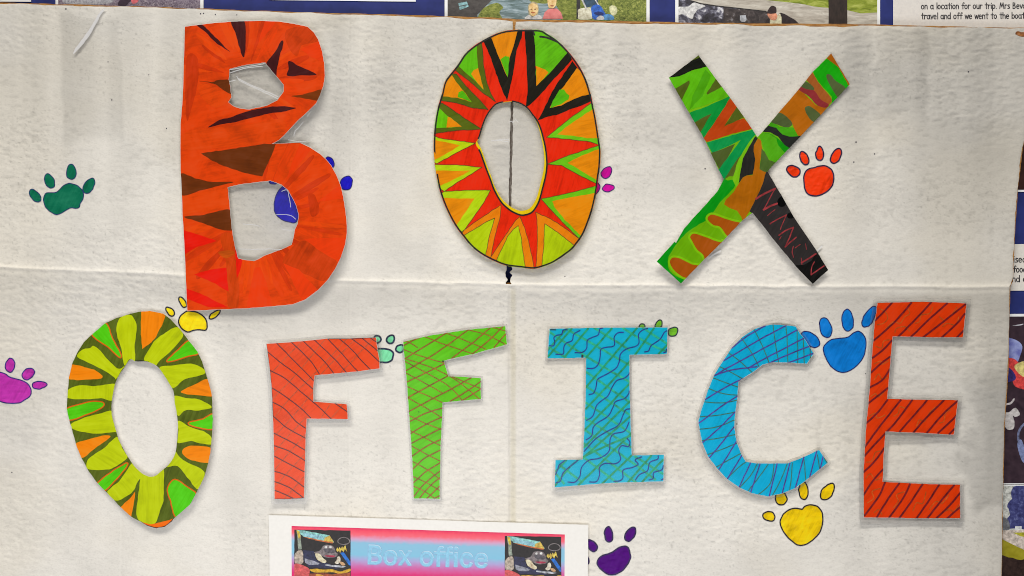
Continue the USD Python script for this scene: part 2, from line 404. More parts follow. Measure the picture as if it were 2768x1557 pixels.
# ---------------------------------------------------------------- paw prints drawn on the board
def toe(reg, cx, cy, rx, ry, ang):
    t = np.linspace(0, 2 * np.pi, 28, endpoint=False)
    x, y = rx * np.cos(t), ry * np.sin(t)
    x = x * (1 + 0.12 * np.sin(t))                  # a little egg-shaped
    a = math.radians(ang)
    return Polygon(np.column_stack([reg.x + reg.s * (cx + x * math.cos(a) - y * math.sin(a)), reg.y + reg.s * (cy + x * math.sin(a) + y * math.cos(a))]))

def paw(label, reg, pad, toes, rgb, line, width, clip=None, var=0.36):
    shapes = ([poly(reg(pad), True, 0.8)] if pad else []) + [shapely.transform(shapely.segmentize(toe(reg, *t), 4), lambda q: wob(q, 1.3, 9)) for t in toes]
    w = width * reg.s / 2
    rings = []
    for g in shapes:
        r = g.buffer(w * 0.4).difference(g.buffer(-w * 1.5))
        rings.append(r)
    ring = unary_union(rings)
    if clip is not None: ring = ring.intersection(clip)
    path = part(board, 'paw_print', sheet(ring, relief, 0.00042, 3.2), ink(line), label)
    m = marker(rgb, 63, var, 0.5, blotch=0.6)
    for i, g in enumerate(shapes):
        g = g.buffer(-w * 0.9)
        if clip is not None: g = g.intersection(clip)
        part(path, 'pad' if pad and i == 0 else 'toe', sheet(g, relief, 0.00030, 3.5), m)

Z1 = Reg(0, 380, 500/1811); Z2 = Reg(0, 780, 700/2576); Z4 = Reg(720, 400, 260/1570)
Z6 = Reg(2000, 360, 400/2576); Z7 = Reg(2040, 800, 360/2006); Z8 = Reg(2040, 1270, 260/1638); Z9 = Reg(980, 880, 140/1560); Z11 = Reg(1570, 1400, 190/1754)
paw('dark green paw print drawn on the board', Z1, '425,560 455,510 550,505 620,440 680,418 760,440 812,495 818,560 785,620 778,655 745,668 690,660 600,712 540,724 475,685 432,625',
    [(342, 537, 44, 78, -38), (483, 395, 48, 76, -22), (697, 308, 50, 78, -3), (872, 440, 50, 84, 32)], (0, 92, 66), (16, 34, 92), 8)
paw('magenta paw print at the edge beside the green striped letter', Z2, '-70,880 -20,838 10,834 60,850 100,880 200,905 270,940 312,1010 290,1080 190,1138 80,1142 0,1125 -60,1080',
    [(100, 762, 50, 72, 4), (283, 847, 52, 72, 55), (395, 960, 40, 78, 84)], (163, 42, 146), (40, 28, 110), 11)
paw('mustard yellow paw print under the corner of the orange letter', Z2, '1772,330 1795,265 1865,222 1970,236 2045,298 2066,380 2040,420 1985,412 1935,415 1870,436 1800,395',
    [(1692, 228, 36, 60, -42), (1815, 135, 34, 62, -30), (2135, 257, 32, 70, 50)], (222, 196, 12), (26, 26, 34), 14)
paw('royal blue paw print behind the orange letter', Z4, '120,950 150,780 250,630 380,600 500,720 560,950 500,1200 360,1215 220,1150 140,1060',
    [(1035, 235, 72, 105, -25), (1310, 572, 100, 122, 30), (110, 545, 70, 50, 10)], (22, 16, 165), (14, 12, 92), 14)
paw('bright magenta paw print half hidden by the red and yellow letter', OB, '1560,440 1620,350 1700,345 1790,410 1770,480 1700,540 1600,520',
    [(1858, 280, 50, 68, 36), (1872, 437, 64, 40, -6)], (176, 0, 134), (44, 14, 96), 10)
paw('red orange paw print with dark outline beside the camouflage letter', Z6, '1105,760 1140,670 1220,610 1400,568 1500,562 1580,610 1630,690 1640,800 1620,900 1540,1010 1420,1075 1300,1095 1180,1062 1130,980 1110,860',
    [(930, 657, 100, 135, -58), (1122, 433, 78, 128, -22), (1390, 350, 72, 128, 2), (1675, 397, 84, 150, 28)], (236, 56, 6), (36, 20, 56), 26)
paw('blue paw print between two letters', Z7, '1030,800 1080,710 1180,645 1370,628 1440,592 1500,545 1580,532 1650,600 1680,700 1670,830 1620,960 1520,1070 1400,1145 1300,1155 1200,1110 1090,980',
    [(838, 652, 95, 165, -52), (1065, 475, 92, 155, -14), (1400, 360, 92, 170, -4), (1730, 310, 80, 185, 32)], (2, 104, 182), (10, 26, 92), 16)
paw('bright yellow paw print with black outline under the blue letter', Z8, '430,900 470,770 560,690 680,648 790,660 810,655 860,610 960,587 1070,620 1140,700 1165,820 1150,970 1100,1090 1010,1180 900,1265 790,1293 690,1265 560,1150 470,1030',
    [(245, 792, 110, 86, 22), (450, 480, 100, 125, -12), (832, 350, 88, 158, -5), (1242, 370, 100, 168, 36)], (242, 204, 4), (28, 24, 30), 24)
paw('mint green paw print with thick outline between two letters', Z9, '420,720 500,692 700,692 850,735 940,820 930,960 880,1065 760,1125 600,1125 430,1070',
    [(440, 410, 112, 128, -20), (845, 410, 120, 145, 28), (1130, 690, 118, 140, 40)], (112, 198, 150), (14, 30, 56), 56)
paw('leaf green paw print peeping out behind the blue letter', II, None,
    [(800, 68, 28, 30, 0), (930, 48, 28, 38, 25), (1043, 104, 34, 44, 45)], (92, 154, 30), (22, 40, 46), 10)
paw('deep purple paw print beside the printed notice', Z11, '400,1120 450,1000 560,920 700,885 800,840 950,732 1090,690 1190,740 1240,870 1245,1000 1180,1150 1050,1310 900,1405 760,1430 640,1402 500,1290 415,1190',
    [(695, 410, 112, 200, -6), (1240, 402, 122, 205, 32), (275, 690, 115, 180, -40), (140, 1055, 75, 110, 0)], (68, 0, 106), (34, 10, 70), 40, var=0.12)

# pin pricks and scuffs on the board
SPOT = ink((52, 46, 58))
for u, v, r in [(2314,384,2.6),(2364,416,2.2),(2308,438,2.4),(1527,747,1.8),(1906,456,2.4),(32,1277,2.2),(2618,194,2.6),(292,167,1.8),(302,270,2.2),(450,347,1.8),(1992,1146,2.3),(402,202,1.6),(178,24,2.6),(542,37,2.2),(550,36,2),(582,39,2),(640,40,1.8),(2340,1010,1.6)]:
    part(board, 'pin_hole', sheet(Point(u, v).buffer(r * .8, 3), relief, 0.0003, 2), SPOT)

# ---------------------------------------------------------------- letters
def letter(name, label, outline, hole, H, face, patches, lines=(), laminate=None, film_mat=None, card_grow=0.0, face_name='coloured_face', edge=None, border=0.0):
    """outline, hole: shapely shapes; patches: (part name, material, polygon); lines: (part name, material, polygon)"""
    g = outline.difference(hole) if hole is not None else outline
    c = g.centroid
    t = thing(name, label, 'letter', c.x, c.y)
    card = g.buffer(card_grow) if card_grow else g
    part(t, 'card', sheet(card, H, 0, 14, 0.0006), edge or PAPER)
    cover = None; keep = []
    for nm, m, p in reversed(patches):
        p = p.intersection(g)
        q = p if cover is None else p.difference(cover)
        q = q.buffer(-0.05).buffer(0.05)
        if q.area > 4: keep.append((nm, m, q))
        cover = p if cover is None else cover.union(p)
    part(t, face_name, sheet(g, H, 0.00004, 12), face)
    for nm, m, q in reversed(keep): part(t, nm, sheet(q, H, 0.00013, 11), m)
    for i, (nm, m, p) in enumerate(lines):
        q = p.intersection(g)
        if q.area > 2: part(t, nm, sheet(q, H, 0.00023 + 0.000004 * i, 10), m)
    if laminate is not None:
        f = part(t, 'plastic_film', sheet(laminate, H, 0.00075, 13), film_mat)
        if border:
            part(f, 'film_border', sheet(laminate.difference(card.buffer(0.4)), H, 0.00068, 12), film('border', 0.2, 0.955, 0.0008, 14, gloss=0.4, milky=0.03))  # greyed film; part of the shadow beneath is in its tint
            part(f, 'film_edge', sheet(laminate.buffer(0.3).difference(laminate.buffer(-0.7)), H, 0.00082, 12), film('edge', 0.3, 0.80, 0.0004, 14, gloss=0.8, milky=0.1))
    return t

def stroke(pts, w, smooth=True, cap='flat', amp=0.5):
    p = catmull(pts, 6, False) if smooth and len(pts) > 2 else np.asarray(pts, float)
    l = shapely.segmentize(LineString(p), 6)
    if amp: l = shapely.transform(l, lambda q: wob(q, amp, 14))
    return l.buffer(w / 2, cap_style=cap, quad_segs=3)

def tilt(h0, uc, vc, gu=0.0, gv=0.0, quu=0.0, qvv=0.0, quv=0.0):
    """a sheet held off the board: h0 and slopes in mm per 100 units"""
    def H(u, v):
        a, b = (np.asarray(u, float) - uc) / 100, (np.asarray(v, float) - vc) / 100
        return (h0 + gu * a + gv * b + quu * a * a + qvv * b * b + quv * a * b) / 1000
    return H

# --- B, orange with tiger stripes
bo = poly(np.vstack([B1('138,145 400,112 640,94 860,92 1010,97 1150,118 1280,145 1340,200 1380,265 1415,370 1435,480 1443,600 1430,690 1395,790 1360,860 1290,930 1190,1020 1120,1095 1060,1160 1010,1205 945,1240 1080,1232 1210,1228 1300,1270 1400,1335'),
     B2('1455,5 1500,60 1550,150 1590,250 1615,360 1635,490 1648,620 1648,690 1630,800 1590,920 1540,1020 1470,1125 1380,1220 1260,1310 1140,1355 960,1372 700,1392 400,1405 160,1415 150,1200 138,900 125,650 115,510 110,330 98,100'),
     B1('95,1300 97,1060 118,800 125,580 132,330')]))
bh1 = poly(B1('553,540 700,500 885,480 940,545 1000,620 1060,690 1058,750 1000,835 900,880 745,917 650,908 600,890 540,850 570,805 560,700 548,640'), False, .8)
bh2 = poly(B2('537,262 650,235 860,210 935,202 1040,240 1100,290 1150,380 1175,430 1200,520 1190,600 1165,650 1135,798 1060,835 920,885 785,950 720,945 635,928 605,830 580,680 560,500'), False, .8)
dk, br = (62, 18, 20), (98, 44, 8)
def bp(nm, rgb, pts, ang=0, sm=True, var=0.28): return (nm, marker(rgb, ang, var, blotch=0.6), poly(pts, sm, 1.0))
hot, red, lt = (255, 70, 0), (220, 24, 2), (206, 66, 0)
bpat = [
 bp('orange_patch', lt, B1('270,680 400,700 540,770 570,800 530,850 420,900 290,800'), 20),
 bp('orange_patch', lt, B2('110,350 540,240 545,460 120,520'), 10, False),
 bp('orange_patch', (202, 64, 0), B1('140,1130 700,1060 1050,1010 1000,1200 500,1270 140,1290'), 8),
 bp('orange_patch', (182, 50, 0), B1('150,450 250,430 260,640 200,900 150,1000'), 85),
 bp('orange_patch', (186, 60, 2), B2('470,720 580,700 620,900 640,1340 540,1370 520,960'), 80),
 bp('orange_patch', (180, 50, 0), B2('1290,330 1350,340 1390,480 1330,540 1300,470'), 75),
 bp('orange_patch', (186, 78, 8), B2('450,870 560,850 600,880 520,925'), 10),
 bp('orange_patch', (184, 56, 0), B1('1080,180 1280,150 1390,270 1230,320 1180,420 1100,330'), 50),
 bp('orange_patch', (184, 56, 0), B2('1050,960 1250,760 1560,960 1450,1130 1300,1090'), 60),
 bp('bright_patch', hot, B1('885,95 985,98 930,180 820,300 850,200'), 60, False, .12),
 bp('bright_patch', hot, B1('1215,355 1300,315 1385,285 1425,400 1428,475 1300,420'), 20, False, .12),
 bp('bright_patch', hot, B1('1210,1235 1310,1290 1230,1400 1085,1580 1130,1430'), 60, False, .12),
 bp('bright_patch', hot, B2('1370,400 1560,255 1600,260 1612,370'), 20, False, .12),
 bp('bright_patch', hot, B2('1250,745 1400,735 1655,735 1630,840 1570,955 1400,860'), 25, False, .12),
 bp('bright_patch', hot, B2('1060,970 1200,1030 1375,1220 1230,1325 1150,1160'), 60, False, .12),
 bp('bright_patch', hot, B2('790,1010 840,1005 900,1150 955,1380 712,1395 750,1180'), 85, False, .12),
 bp('red_patch', red, B2('120,660 250,700 440,765 250,820 130,890'), 15, False, .15),
 bp('red_patch', red, B2('220,1075 380,1030 525,1012 535,1130 545,1235 420,1160'), 20, False, .15),
 bp('red_patch', red, B2('150,1205 300,1260 540,1385 350,1380 150,1300'), 25, False, .15),
 bp('red_patch', red, B2('600,820 640,930 675,940 650,1050 620,1115 612,950'), 80, False, .15),
 bp('dark_stripe', dk, B1('245,128 295,126 380,200 450,270 505,332 560,380 480,330 420,290 330,200'), 45),
 bp('dark_stripe', dk, B1('570,90 690,90 705,250 700,380 680,432 655,370 630,290 605,200'), 85),
 bp('dark_stripe', dk, B1('1050,275 1055,310 1020,430 1000,520 985,610 930,540 893,500 940,430 990,360 1030,285'), 70),
 bp('dark_stripe', dk, B1('1108,465 1200,510 1350,580 1345,598 1240,598 1095,605 1105,540'), 20),
 bp('dark_stripe', dk, B1('360,1080 450,1020 560,990 700,940 900,897 1040,888 1170,903 1080,932 940,952 780,990 600,1035 460,1057 370,1084'), -14),
 bp('brown_stripe', br, B1('270,652 400,660 440,645 545,640 555,690 570,775 490,730 400,675'), 15),
 bp('brown_stripe', (112, 50, 6), B1('1130,795 1250,775 1425,730 1400,800 1370,832 1240,812'), -15),
 bp('brown_stripe', br, B1('290,1325 480,1300 700,1265 880,1238 985,1240 950,1330 920,1400 885,1480 860,1542 740,1520 620,1485 480,1435 380,1390'), -8, False),
 bp('brown_stripe', br, B2('90,138 270,190 430,215 590,215 450,250 280,295 100,335'), 8),
 bp('brown_stripe', br, B2('130,540 270,525 420,495 550,468 570,560 580,662 450,650 300,595'), 5),
]
HB = tilt(7.0, 690, 445, 1.7, 0.25, 0.05, 0.0)
blam = unary_union([bo.buffer(2.5).difference(unary_union([bh1, bh2])), poly(N('508,838 790,834 700,846 560,850'), False), poly(N('880,470 922,500 936,560 940,610 900,600'), True)])
rs = np.random.RandomState(5)
rad = []
for cx, cy, r0, r1, a0, a1, n in ((690, 585, 45, 215, -75, 165, 34), (660, 215, 50, 190, -170, 60, 26)):
    for a in np.linspace(a0, a1, n) + rs.uniform(-4, 4, n):
        c_, s_ = math.cos(math.radians(a)), math.sin(math.radians(a)); q = rs.uniform(0.0, .35); e = rs.uniform(.65, 1.15); w = rs.uniform(5, 15)
        p0, p1 = r0 + (r1 - r0) * q, r0 + (r1 - r0) * e
        tone = [(182, 50, 0), (212, 68, 0), (204, 60, 0), (190, 52, 0), (222, 66, 0)][rs.randint(5)]
        pts = np.array([(cx + c_ * p0 - s_ * w * .3, cy + s_ * p0 + c_ * w * .3), (cx + c_ * (p0 + p1) / 2 - s_ * w, cy + s_ * (p0 + p1) / 2 + c_ * w), (cx + c_ * p1 - s_ * w * .5, cy + s_ * p1 + c_ * w * .5), (cx + c_ * p1 + s_ * w * .5, cy + s_ * p1 - c_ * w * .5), (cx + c_ * (p0 + p1) / 2 + s_ * w * .6, cy + s_ * (p0 + p1) / 2 - c_ * w * .6)])
        rad.append(bp('marker_stroke', tone, pts, 30 * round(-a / 30), True, .22))
bpat = rad + bpat
tB = letter('letter_b', 'large orange letter B with dark tiger stripes', bo, unary_union([bh1, bh2]), HB, marker((206, 62, 0), 12, 0.28, blotch=0.7), bpat, laminate=blam, card_grow=0.7, film_mat=film('smooth', 0.13, 0.94, 0.0014, 14, gloss=0.3))
for g_, nm in ((bh1, 0), (bh2, 1), (poly(B1('1385,800 1440,760 1330,1000 1270,1240 960,1238 1080,1160 1290,940')).difference(bo), 2)):
    part(tB, 'clear_window', sheet(g_, HB, 0.0006, 12), film('hole', 0.14, 0.99, 0.0016, 12, gloss=0.45, milky=0.03), 'clear plastic spanning an opening of the letter')
for pts in ['620,610 650,648 730,690 850,745 1000,815', '640,632 740,684 860,735 1010,800', '560,575 620,555 720,530 860,515', '560,545 700,522 880,490', '555,655 605,645']:
    part(tB, 'film_crease', sheet(stroke(B1(pts), 2.0, True, 'round', 0.6), HB, 0.0010, 5, 0.0002), CREASE)
for pts in ['680,605 760,612 835,628', '1035,650 1080,662 1130,664', '640,838 780,842 900,838 1040,842', '1040,300 1090,290 1110,360 1125,450', '985,520 1060,515 1130,530 1170,560']:
    part(tB, 'film_crease', sheet(stroke(B2(pts), 1.6, True, 'round', 0.6), HB, 0.0010, 5, 0.0002), CREASE)
for pts in ['1240,1035 1195,1090 1165,1120 1155,1165', '1100,1200 1180,1215 1260,1218', '1310,940 1280,980']:
    part(tB, 'film_crease', sheet(stroke(B1(pts), 1.6, True, 'round', 0.6), HB, 0.0010, 5, 0.0002), CREASE)

# --- O of BOX, red spikes with zigzag bands
oo = poly(np.vstack([OA('1060,93 1165,90 1360,95 1440,135 1560,215 1690,345 1800,490 1880,640 1940,820 1970,960 2000,1100 2030,1290'),
     OB('1790,40 1793,100 1785,230 1770,330 1755,450 1735,560 1710,660 1670,780 1620,900 1560,990 1500,1060 1420,1120 1320,1185 1220,1225 1120,1247 1000,1235 850,1215 720,1165 600,1100 500,1020 400,900 330,800 270,690 215,560 175,430 150,300 135,200 125,80'),
     OA('141,1420 145,1300 160,1140 190,980 235,830 270,690 340,590 420,490 500,370 600,280 720,205 860,135 960,105')]), True)
oi = poly(np.vstack([OA('1040,912 1130,935 1210,985 1270,1060 1330,1140 1370,1230 1400,1340'),
     OB('1238,20 1253,130 1255,230 1240,330 1215,430 1180,560 1140,640 1100,685 1050,705 1000,710 940,690 880,655 800,580 730,460 690,350 650,250 615,150 585,70'),
     OA('622,1400 660,1330 690,1230 730,1120 780,1030 850,950 930,922 990,915')]), True)
ohole = affinity.scale(affinity.translate(oi, -1.5, -7.5), 0.945, 0.975)
ohole = ohole.intersection(oi.buffer(-1.0))
BK, OL, GR_, LM, OR, YL, RD = (26, 24, 16), (80, 94, 12), (80, 168, 10), (164, 186, 4), (255, 158, 0), (244, 212, 14), (224, 40, 4)
def op(nm, rgb, pts, ang=0, sm=False, var=0.2): return (nm, marker(rgb, ang, var, 0.4), poly(pts, sm, 0.9))
opat = [('yellow_edge', marker(YL, 90, .1, .4), oi), 
 op('black_band', BK, OA('985,908 930,790 860,600 800,420 720,235 690,210 790,165 1110,80 1160,80 1150,180 1090,330 1070,480 1030,700'), 60),
 op('orange_wedge', OR, OA('800,175 900,110 1112,82 1085,170 1050,290 1010,420 985,630 950,550 900,430 850,310'), 80),
 op('green_wedge', GR_, OA('905,430 960,392 1010,397 1000,520 990,635 950,540'), 80),
 op('black_band', BK, OA('1200,975 1220,780 1207,450 1185,80 1270,80 1400,100 1570,200 1690,345 1730,430 1650,520 1500,680 1350,850 1240,960'), 60),
 op('green_wedge', (90, 172, 10), OA('1268,80 1300,200 1310,450 1318,735 1420,640 1560,490 1675,350 1570,200 1400,90'), 40, False, .25),
 op('orange_wedge', OR, OA('1318,500 1420,545 1460,575 1400,655 1318,735'), 60),
 op('black_band', BK, OA('1332,1130 1380,1050 1450,920 1500,800 1600,650 1735,445 1785,520 1890,630 1950,830 1955,910 1850,960 1700,1010 1550,1070 1450,1090'), 30),
 op('orange_wedge', OR, OA('1475,990 1520,890 1620,760 1700,650 1785,530 1870,600 1945,825 1850,850 1720,900 1600,960'), 40),
 op('green_wedge', GR_, OA('1480,990 1510,900 1590,780 1640,775 1665,820 1700,840 1690,890 1590,950'), 40),
 op('green_band', (104, 180, 16), OA('1437,1325 1600,1190 1800,1040 1960,925 2000,1000 2060,1340 2050,1410 1900,1372 1700,1350'), 30),
 op('orange_wedge', OR, OA('1560,1290 1700,1180 1850,1080 1970,1000 2000,1010 2050,1338 1900,1335 1750,1310'), 10),
 op('green_band', (98, 176, 14), OB('1262,200 1400,140 1600,70 1800,0 1810,40 1800,190 1755,398 1700,372 1550,292 1400,212'), -20),
 op('orange_wedge', OR, OB('1465,185 1600,115 1800,40 1800,230 1757,362 1600,267'), 20),
 op('green_band', (100, 178, 14), OB('1200,550 1400,508 1600,458 1755,416 1750,480 1740,600 1620,910 1590,955 1450,820 1300,660'), 45),
 op('orange_wedge', OR, OB('1310,570 1500,530 1750,488 1740,620 1680,790 1595,918 1450,770 1330,630'), 20),
 op('orange_band', (255, 146, 0), OB('1143,683 1300,750 1450,850 1590,955 1540,1030 1320,1200 1215,1240 1148,1250 1160,1000 1160,800'), 60),
 op('lime_wedge', LM, OB('1235,795 1400,910 1545,1022 1490,1085 1320,1200 1205,1240 1225,1000'), 70),
 op('orange_band', (255, 146, 0), OB('985,725 1030,830 1080,1000 1132,1260 1040,1260 850,1230 740,1185 688,1140 760,1030 850,900 930,780'), 60),
 op('lime_wedge', LM, OB('970,815 1000,950 1042,1260 900,1240 748,1165 800,1060 860,930 920,850'), 80),
 op('orange_band', (255, 146, 0), OB('795,610 785,750 740,900 710,1050 690,1145 640,1125 490,1030 400,920 400,882 550,770 700,670'), 60),
 op('lime_wedge', LM, OB('735,740 700,850 670,970 640,1125 490,1030 420,915 550,840 650,780'), 50),
 op('lime_band', (164, 192, 10), OB('692,460 620,590 530,720 408,890 335,810 220,570 190,500 220,472 450,462'), 40),
 op('orange_wedge', OR, OB('530,545 460,650 400,740 345,820 270,700 205,537 400,545'), 30),
 op('lime_band', (164, 192, 10), OB('607,230 480,310 330,400 225,472 170,440 125,260 130,203 350,208'), 20),
 op('orange_wedge', OR, OB('490,262 350,340 185,418 140,330 130,262 300,267'), 10),
 op('lime_band', (172, 196, 8), OB('545,-12 400,60 250,140 150,197 115,180 108,40 112,-90 170,-66 300,-45 420,-28'), 20),
 op('orange_wedge', OR, OB('385,12 270,80 120,165 110,60 110,-45 240,-20'), 10),
 op('olive_band', OL, OA('685,1230 550,1240 350,1252 140,1285 130,1200 175,950 240,930 400,1040 560,1150'), 20),
 op('green_wedge', (96, 178, 8), OA('140,1220 165,1000 200,990 300,1080 460,1200 300,1215'), 85),
 op('orange_wedge', OR, OA('285,1210 300,1085 330,1100 462,1202'), 60),
 op('olive_band', OL, OA('765,1005 600,990 400,930 210,898 220,840 250,690 330,590 400,600 500,720 650,880'), 40),
 op('orange_wedge', OR, OA('230,852 240,700 345,610 440,740 580,920 420,875'), 60),
 op('green_wedge', GR_, OA('412,862 425,805 470,785 580,920'), 40),
 op('olive_band', OL, OA('850,918 700,810 550,680 380,550 410,480 510,340 640,265 692,240 705,330 715,520 750,700 800,830'), 60),
 op('green_wedge', (88, 172, 10), OA('420,500 510,350 637,270 640,400 650,530 710,780 600,660 480,560'), 85),
 op('orange_wedge', OR, OA('570,600 600,550 650,525 680,650 712,777 640,700'), 50),
]
pen = ink((70, 52, 10)); black = ink((20, 18, 16))
olines = []
for nm, m, g in opat[1:]:
    if nm in ('green_band', 'orange_band', 'lime_band', 'lime_wedge', 'olive_band') : olines.append(('pen_line', pen, g.buffer(0.6).difference(g.buffer(-0.75))))
olines = [x for x in olines]
outl = oo.buffer(0.4).difference(oo.buffer(-3.6))
gapc = Polygon([(1100, 300), (1180, 420), (1190, 470), (1130, 470), (1060, 470)])
olines.append(('outline', black, outl.difference(gapc)))
il = oi.buffer(2.6).difference(oi.buffer(-1.8))
il = il.difference(Point(1372, 275).buffer(12)).difference(Point(1286, 390).buffer(16))
olines.append(('outline', black, il))
olines.append(('outline', black, stroke(OA('1362,165 1440,178 1500,200 1560,225'), 5, True, 'round')))
olines.append(('outline', black, stroke(OA('1280,100 1297,145'), 4, False, 'round')))
HO = tilt(5.6, 1400, 400, 0.9, 0.45, 0.10, 0.0)
tO = letter('letter_o', 'oval letter O of red spikes with black, orange and green zigzags', oo.buffer(1.2), ohole, HO, marker(RD, 75, 0.32, 0.4), opat, olines,
       laminate=unary_union([oo.buffer(3.5), poly(N('1260,690 1330,722 1410,742 1480,738 1560,690 1450,720'), True)]), film_mat=film('smooth', 0.13, 0.94, 0.0014, 14, gloss=0.3), edge=marker((238, 214, 50), 0, .1))
for pts in ['1005,1150 1035,1140 1050,1155 1080,1125 1105,1150', '800,1365 900,1362 1005,1378', '850,1360 930,1345 1000,1350']:
    part(tO, 'film_crease', sheet(stroke(OA(pts), 1.6, True, 'round', 0.6), HO, 0.0010, 5, 0.0002), CREASE)

# --- X, camouflage
xo = poly(np.vstack([XA('545,125 700,335 900,600 1080,850 1225,1070 1290,1000 1390,880 1700,520 1860,320 2075,105 2290,460 2080,680 1740,1040 1540,1250 1430,1365'),
     XB('1340,100 1500,370 1640,620 1900,1000 2040,1235 1862,1395 1660,1185 1400,870 1170,575 1050,665 800,930 620,1105 345,1390 65,1138 270,910 285,925 380,760 500,620 640,470 770,320 840,190'),
     XA('780,1449 615,1090 440,790 205,385')]), False, 0.5)
oliv, gol = (84, 100, 24), (84, 100, 56)
och, brn = (180, 104, 2), (172, 84, 8)
def xp(nm, rgb, pts, ang=0, sm=True, var=0.2): return (nm, marker(dim(rgb, .9), ang, var, 0.35, blotch=0.6), poly(pts, sm, 0.8))
tongues = [poly(XB(t), True, .6) for t in ('1060,672 1035,690 880,655 720,600 660,620 655,660 720,720 800,740 890,850 1000,780', '820,905 790,915 650,865 500,815 450,850 470,900 530,1000 600,1060 640,1130 760,1010', '560,1175 540,1180 460,1165 350,1110 260,1090 215,1130 240,1200 300,1270 400,1325 480,1290')]
xpat = [
 xp('light_green_patch', (96, 188, 8), XA('195,385 640,255 910,595 620,700 420,765'), 60, False),
 xp('mid_green_patch', (78, 166, 6), XA('625,290 690,360 590,600 440,755 480,590'), 60, False),
 xp('olive_patch', oliv, XA('545,115 580,155 440,200 480,160'), 0, False),
 xp('black_patch', (16, 18, 10), XA('195,388 320,270 440,195 565,152 645,255 470,300 330,365'), 30, False),
 xp('olive_patch', oliv, XA('270,515 360,460 440,413 447,445 350,650 310,640'), 60, False),
 xp('olive_patch', oliv, XA('745,390 825,482 740,530 650,578 638,560 690,490'), 60, False),
 xp('teal_patch', (0, 150, 58), XA('430,790 620,725 910,595 920,625 830,750 690,960 615,1090 570,1005 620,920 695,800 500,905'), 60, False),
 xp('olive_patch', (88, 92, 28), XA('495,905 600,840 697,795 640,890 570,1010'), 60, False),
 xp('red_orange_patch', (190, 68, 10), XA('910,620 995,722 840,940 1070,848 1170,970 900,1040 640,1125 605,1080 690,960 830,750'), 50, False),
 xp('olive_patch', oliv, XA('985,720 1075,838 950,900 838,942 910,850'), 60, False),
 xp('teal_patch', (0, 152, 74), XA('640,1130 900,1055 1170,980 1225,1040 1170,1090 1080,1220 960,1370 840,1560 770,1449 900,1280 1035,1100 900,1170 700,1250'), 60, False),
 xp('olive_patch', (80, 96, 40), XA('690,1250 830,1205 970,1145 890,1290 785,1440 730,1340'), 60, False),
 xp('olive_patch', (86, 98, 30), XA('1120,1160 1040,1300 1000,1520 900,1520 840,1560 960,1370'), 60, False),
 xp('lime_patch', (122, 190, 12), XA('1195,1050 1225,1065 1130,1230 1060,1330 1040,1449 1030,1560 1000,1650 940,1560 970,1449 990,1370 1080,1200'), 70, True),
 xp('light_green_patch', (86, 176, 20), XA('1245,1060 1290,1010 1400,1030 1500,1110 1610,1190 1540,1260 1430,1375 1360,1320 1300,1220 1270,1110'), 50, False),
 xp('mid_green_patch', (18, 150, 8), XA('1290,1015 1380,1035 1480,1100 1600,1195 1540,1245 1470,1170 1440,1080 1380,1040'), 40, False),
 xp('black_patch', (40, 42, 40), XA('1280,1005 1350,935 1440,960 1510,1040 1600,1065 1730,1050 1605,1200 1540,1160 1460,1060 1380,1015'), 30, False),
 xp('green_patch', (72, 172, 20), XA('1355,940 1380,880 1480,950 1640,960 1700,1055 1600,1065 1510,1040 1440,960'), 20, False),
 xp('ochre_patch', (186, 106, 8), XA('1465,790 1710,510 1820,620 1900,700 2030,730 1740,1060 1690,1050 1640,960 1620,900 1560,830'), 40, False),
 xp('grey_green_patch', gol, XA('1375,880 1465,790 1560,830 1625,910 1600,950 1540,955 1470,930'), 30),
 xp('grey_green_patch', gol, XA('1770,740 1795,712 1850,725 1950,812 1880,900 1800,810'), 40),
 xp('salmon_patch', (168, 94, 38), XA('1855,310 1900,390 1960,480 2060,600 2090,650 2045,700 1960,640 1870,530 1860,480 1780,410'), 60, False),
 xp('maroon_patch', (150, 50, 54), XA('1695,515 1740,475 1870,525 1960,640 2045,692 2010,732 1900,690 1820,600'), 40),
 xp('grey_green_patch', gol, XA('1730,485 1770,425 1860,480 1880,525 1800,515'), 20),
 xp('green_patch', (22, 172, 8), XA('1865,310 2030,160 2150,250 2290,440 2270,490 2080,700 2080,600 1960,470 1890,370'), 50, False, .2),
 xp('grey_green_patch', gol, XA('2015,370 2060,343 2130,420 2240,505 2160,610 2080,500'), 50),
 xp('brown_patch', (172, 96, 8), XA('2075,95 2300,460 2272,470 2160,265 2025,162'), 60, False),
 xp('ochre_patch', och, XB('1230,-279 1270,-254 1280,-164 1260,-34 1250,76 1325,106 1300,200 1250,330 1200,430 1130,570 1060,680 1040,620 990,550 900,520 840,480 860,430 950,340 1010,240 1060,170 1110,145 1170,145 1190,50 1200,-40 1180,-134 1185,-204'), 80, False),
 xp('black_patch', (38, 38, 36), XB('1200,-306 1228,-280 1185,-204 1180,-134 1200,-40 1190,55 1170,140 1110,143 1060,168 1010,236 1030,85 1060,-54 1130,-184'), 85, False),
 xp('grey_green_patch', (80, 108, 44), XA('1270,1200 1310,1240 1360,1330 1435,1365 1345,1470 1300,1465 1250,1440 1265,1320'), 60, False),
]
lower = poly(XB('845,180 900,140 970,165 1020,160 1010,240 950,340 860,430 840,480 900,520 990,550 1040,620 1055,670 800,940 620,1115 345,1400 50,1138 270,900 380,750 640,460 770,310'), False, .6)
xpat.insert(0, ('lime_patch', marker((100, 160, 0), 55, .12, .35), lower))
xpat.insert(1, ('dark_green_edge', marker((0, 138, 16), 55, .15, .35), poly(XB('840,190 880,205 950,200 970,260 900,350 800,450 660,640 440,780 300,925 250,1000 195,1110 200,1210 250,1280 345,1330 410,1330 345,1400 50,1138 270,900 380,750 640,460 770,310'), True, 1)))
k = 2
